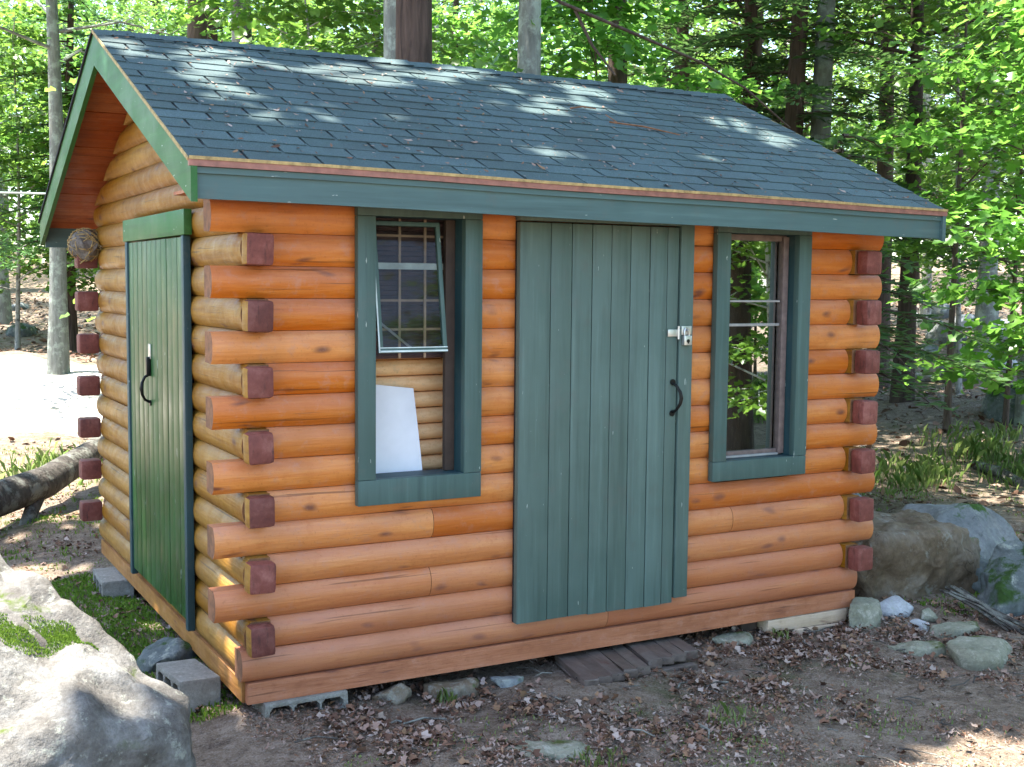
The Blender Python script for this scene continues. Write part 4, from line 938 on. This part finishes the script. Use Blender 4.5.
def grass(name, mat, spots, seed, hgt=(.08, .22), wd=.006):
    rg = np.random.default_rng(seed); P = []; Hh = []
    for x, y, r_, n, hs in spots:
        a = rg.uniform(0, 6.28, n); q = r_*np.sqrt(rg.uniform(0, 1, n)); P.append(np.stack([x+np.cos(a)*q, y+np.sin(a)*q], 1)); Hh.append(rg.uniform(*hgt, n)*hs)
    P = np.concatenate(P); Hh = np.concatenate(Hh); P = np.column_stack([P, ground_z(P[:, 0], P[:, 1])]); N = len(P)
    az_ = rg.uniform(0, 6.28, N); d = np.stack([np.cos(az_), np.sin(az_), 0*az_], 1); sd_ = np.stack([-d[:, 1], d[:, 0], 0*az_], 1); bend = rg.uniform(.15, .8, N)[:, None]
    k = wd*rg.uniform(.6, 1.4, N)[:, None]; up = np.array([0, 0, 1.])
    mid = P+up*(Hh*.6)[:, None]+d*bend*(Hh*.22)[:, None]; tp = P+up*(Hh*.95)[:, None]*(1.05-.35*bend)+d*bend*(Hh*.75)[:, None]
    V = np.stack([P-sd_*k, P+sd_*k, mid+sd_*k*.8, tp, mid-sd_*k*.8], 1).reshape(-1, 3); F = np.arange(N*5).reshape(-1, 5)
    return prop(np_mesh(name, V, F, mat), kind='stuff')
def gs(u, v, r_, n, hs): p_, d_ = hit(u, v); return (p_.x, p_.y, r_, n, hs)
gr = random.Random(8); gsp = []
for u0, v0, n0, sp_ in [(900, 483, 14, 22), (930, 474, 12, 24), (960, 452, 6, 20), (1000, 445, 9, 26), (1012, 480, 8, 20), (985, 462, 5, 14), (60, 470, 12, 34), (98, 462, 10, 18), (30, 482, 9, 26)]:
    for _ in range(n0): gsp.append(gs(u0+gr.gauss(0, sp_*.6), v0+gr.gauss(0, 6), gr.uniform(.15, .55), gr.randint(8, 36), gr.uniform(.6, 1.5)))
grass('grass', M['grass'], gsp, 5, (.08, .2), .0025)
rq = random.Random(3); grass('clearing_grass', M['grass'], [(rq.uniform(5.5, 15), rq.uniform(-15, -7.6), rq.uniform(.2, .7), 160, 1.) for _ in range(90)], 15, (.12, .4), .008)
sp = []
for i in range(60): sp.append((rs.uniform(.2, 3.2), rs.uniform(-1.9, -.5), rs.uniform(.06, .25), rs.randint(8, 40), rs.uniform(.1, .22)))
sp += [(.95, -.06, .05, 30, .6), (1.9, -.95, .1, 40, .5), (1.2, -1.0, .12, 50, .5), (3.0, -.06, .06, 30, .5)]
grass('yard_grass', M['grass'], sp, 6, (.06, .16), .003)
L = []; scat(1500, -.4, .05, .2, 3.2); scat(2600, -1.6, 1.2, 3.2, 9.5, lambda x, y: clumpy(x*.7, y*.8)); scat(900, 5, 9, 1, 6, clumpy); scat(800, 4.2, 5.6, -.2, 2.2)
sp = [(x, y, .06, 6, .4) for x, y in np.concatenate(L)]
grass('moss', M['mossblade'], sp, 8, (.03, .09), .004)
# sticks and bark chips on the yard
mb = MB()
for i in range(140):
    x, y = rs.uniform(.2, 4.4), rs.uniform(-1.9, .1); a = rs.uniform(0, 6.28); l_ = rs.uniform(.04, .2); z = gz(x, y)+.022
    mb.tube([(x, y, z), (x+math.cos(a)*l_*.5, y+math.sin(a)*l_*.5, z+.006), (x+math.cos(a+.3)*l_, y+math.sin(a+.3)*l_, z)], rs.uniform(.0015, .005), 4)
prop(mb.build('yard_twigs', M['bark_fallen'], None), kind='stuff')

from mathutils.bvhtree import BVHTree
bt = BVHTree.FromPolygons([v.co.copy() for v in bould.data.vertices], [tuple(p.vertices) for p in bould.data.polygons])
rg = np.random.default_rng(44); P = []
for i in range(15000):
    u = rg.uniform(0, 1); w_ = .085*math.sin(math.pi*min(1, u*.85+.12))
    x = -1.30+.60*u; y = -.50-.07*u+.03*math.sin(u*9)+np.clip(rg.normal(0, w_*.5), -w_, w_)
    if mnoise.noise(Vector((x*14, y*14, 3))) < -.28: continue
    h_ = bt.ray_cast(Vector((x, y, 2)), Vector((0, 0, -1)))
    if h_[0] is not None and h_[1].z > .3: P.append(h_[0])
P = np.array([tuple(p) for p in P]); N = len(P); V, F = leaf_arrays(P-np.array([0, 0, .003]), rg.normal(size=(N, 3))*np.array([1, 1, .2]), np.array([0, 0, 1.])+rg.normal(size=(N, 3))*.45, rg.uniform(.005, .014, N), SH_SHARD)
prop(np_mesh('boulder_moss', V, F, M['mossblade']), kind='stuff')

# needles, chips and small leaves lying on the front roof slope
rg = np.random.default_rng(52); N = 900; xs = rg.uniform(XA+.05, XB-.05, N); ss = rg.uniform(.05, LF-.03, N)
P = np.array([tuple(rp(x, q, .0135)) for x, q in zip(xs, ss)]); nn = np.array([0, -(ZR-ZE), YR-YE])/LF
nn = np.array([0, -(ZR-ZE)/LF, (YR-YE)/LF]); V, F = leaf_arrays(P, nn+rg.normal(size=P.shape)*.15, rg.normal(size=P.shape), rg.uniform(.008, .034, N)*np.where(rg.uniform(0, 1, N) < .06, 1.8, 1), SH_SHARD)
prop(np_mesh('roof_litter', V, F, M['litter']), kind='stuff')
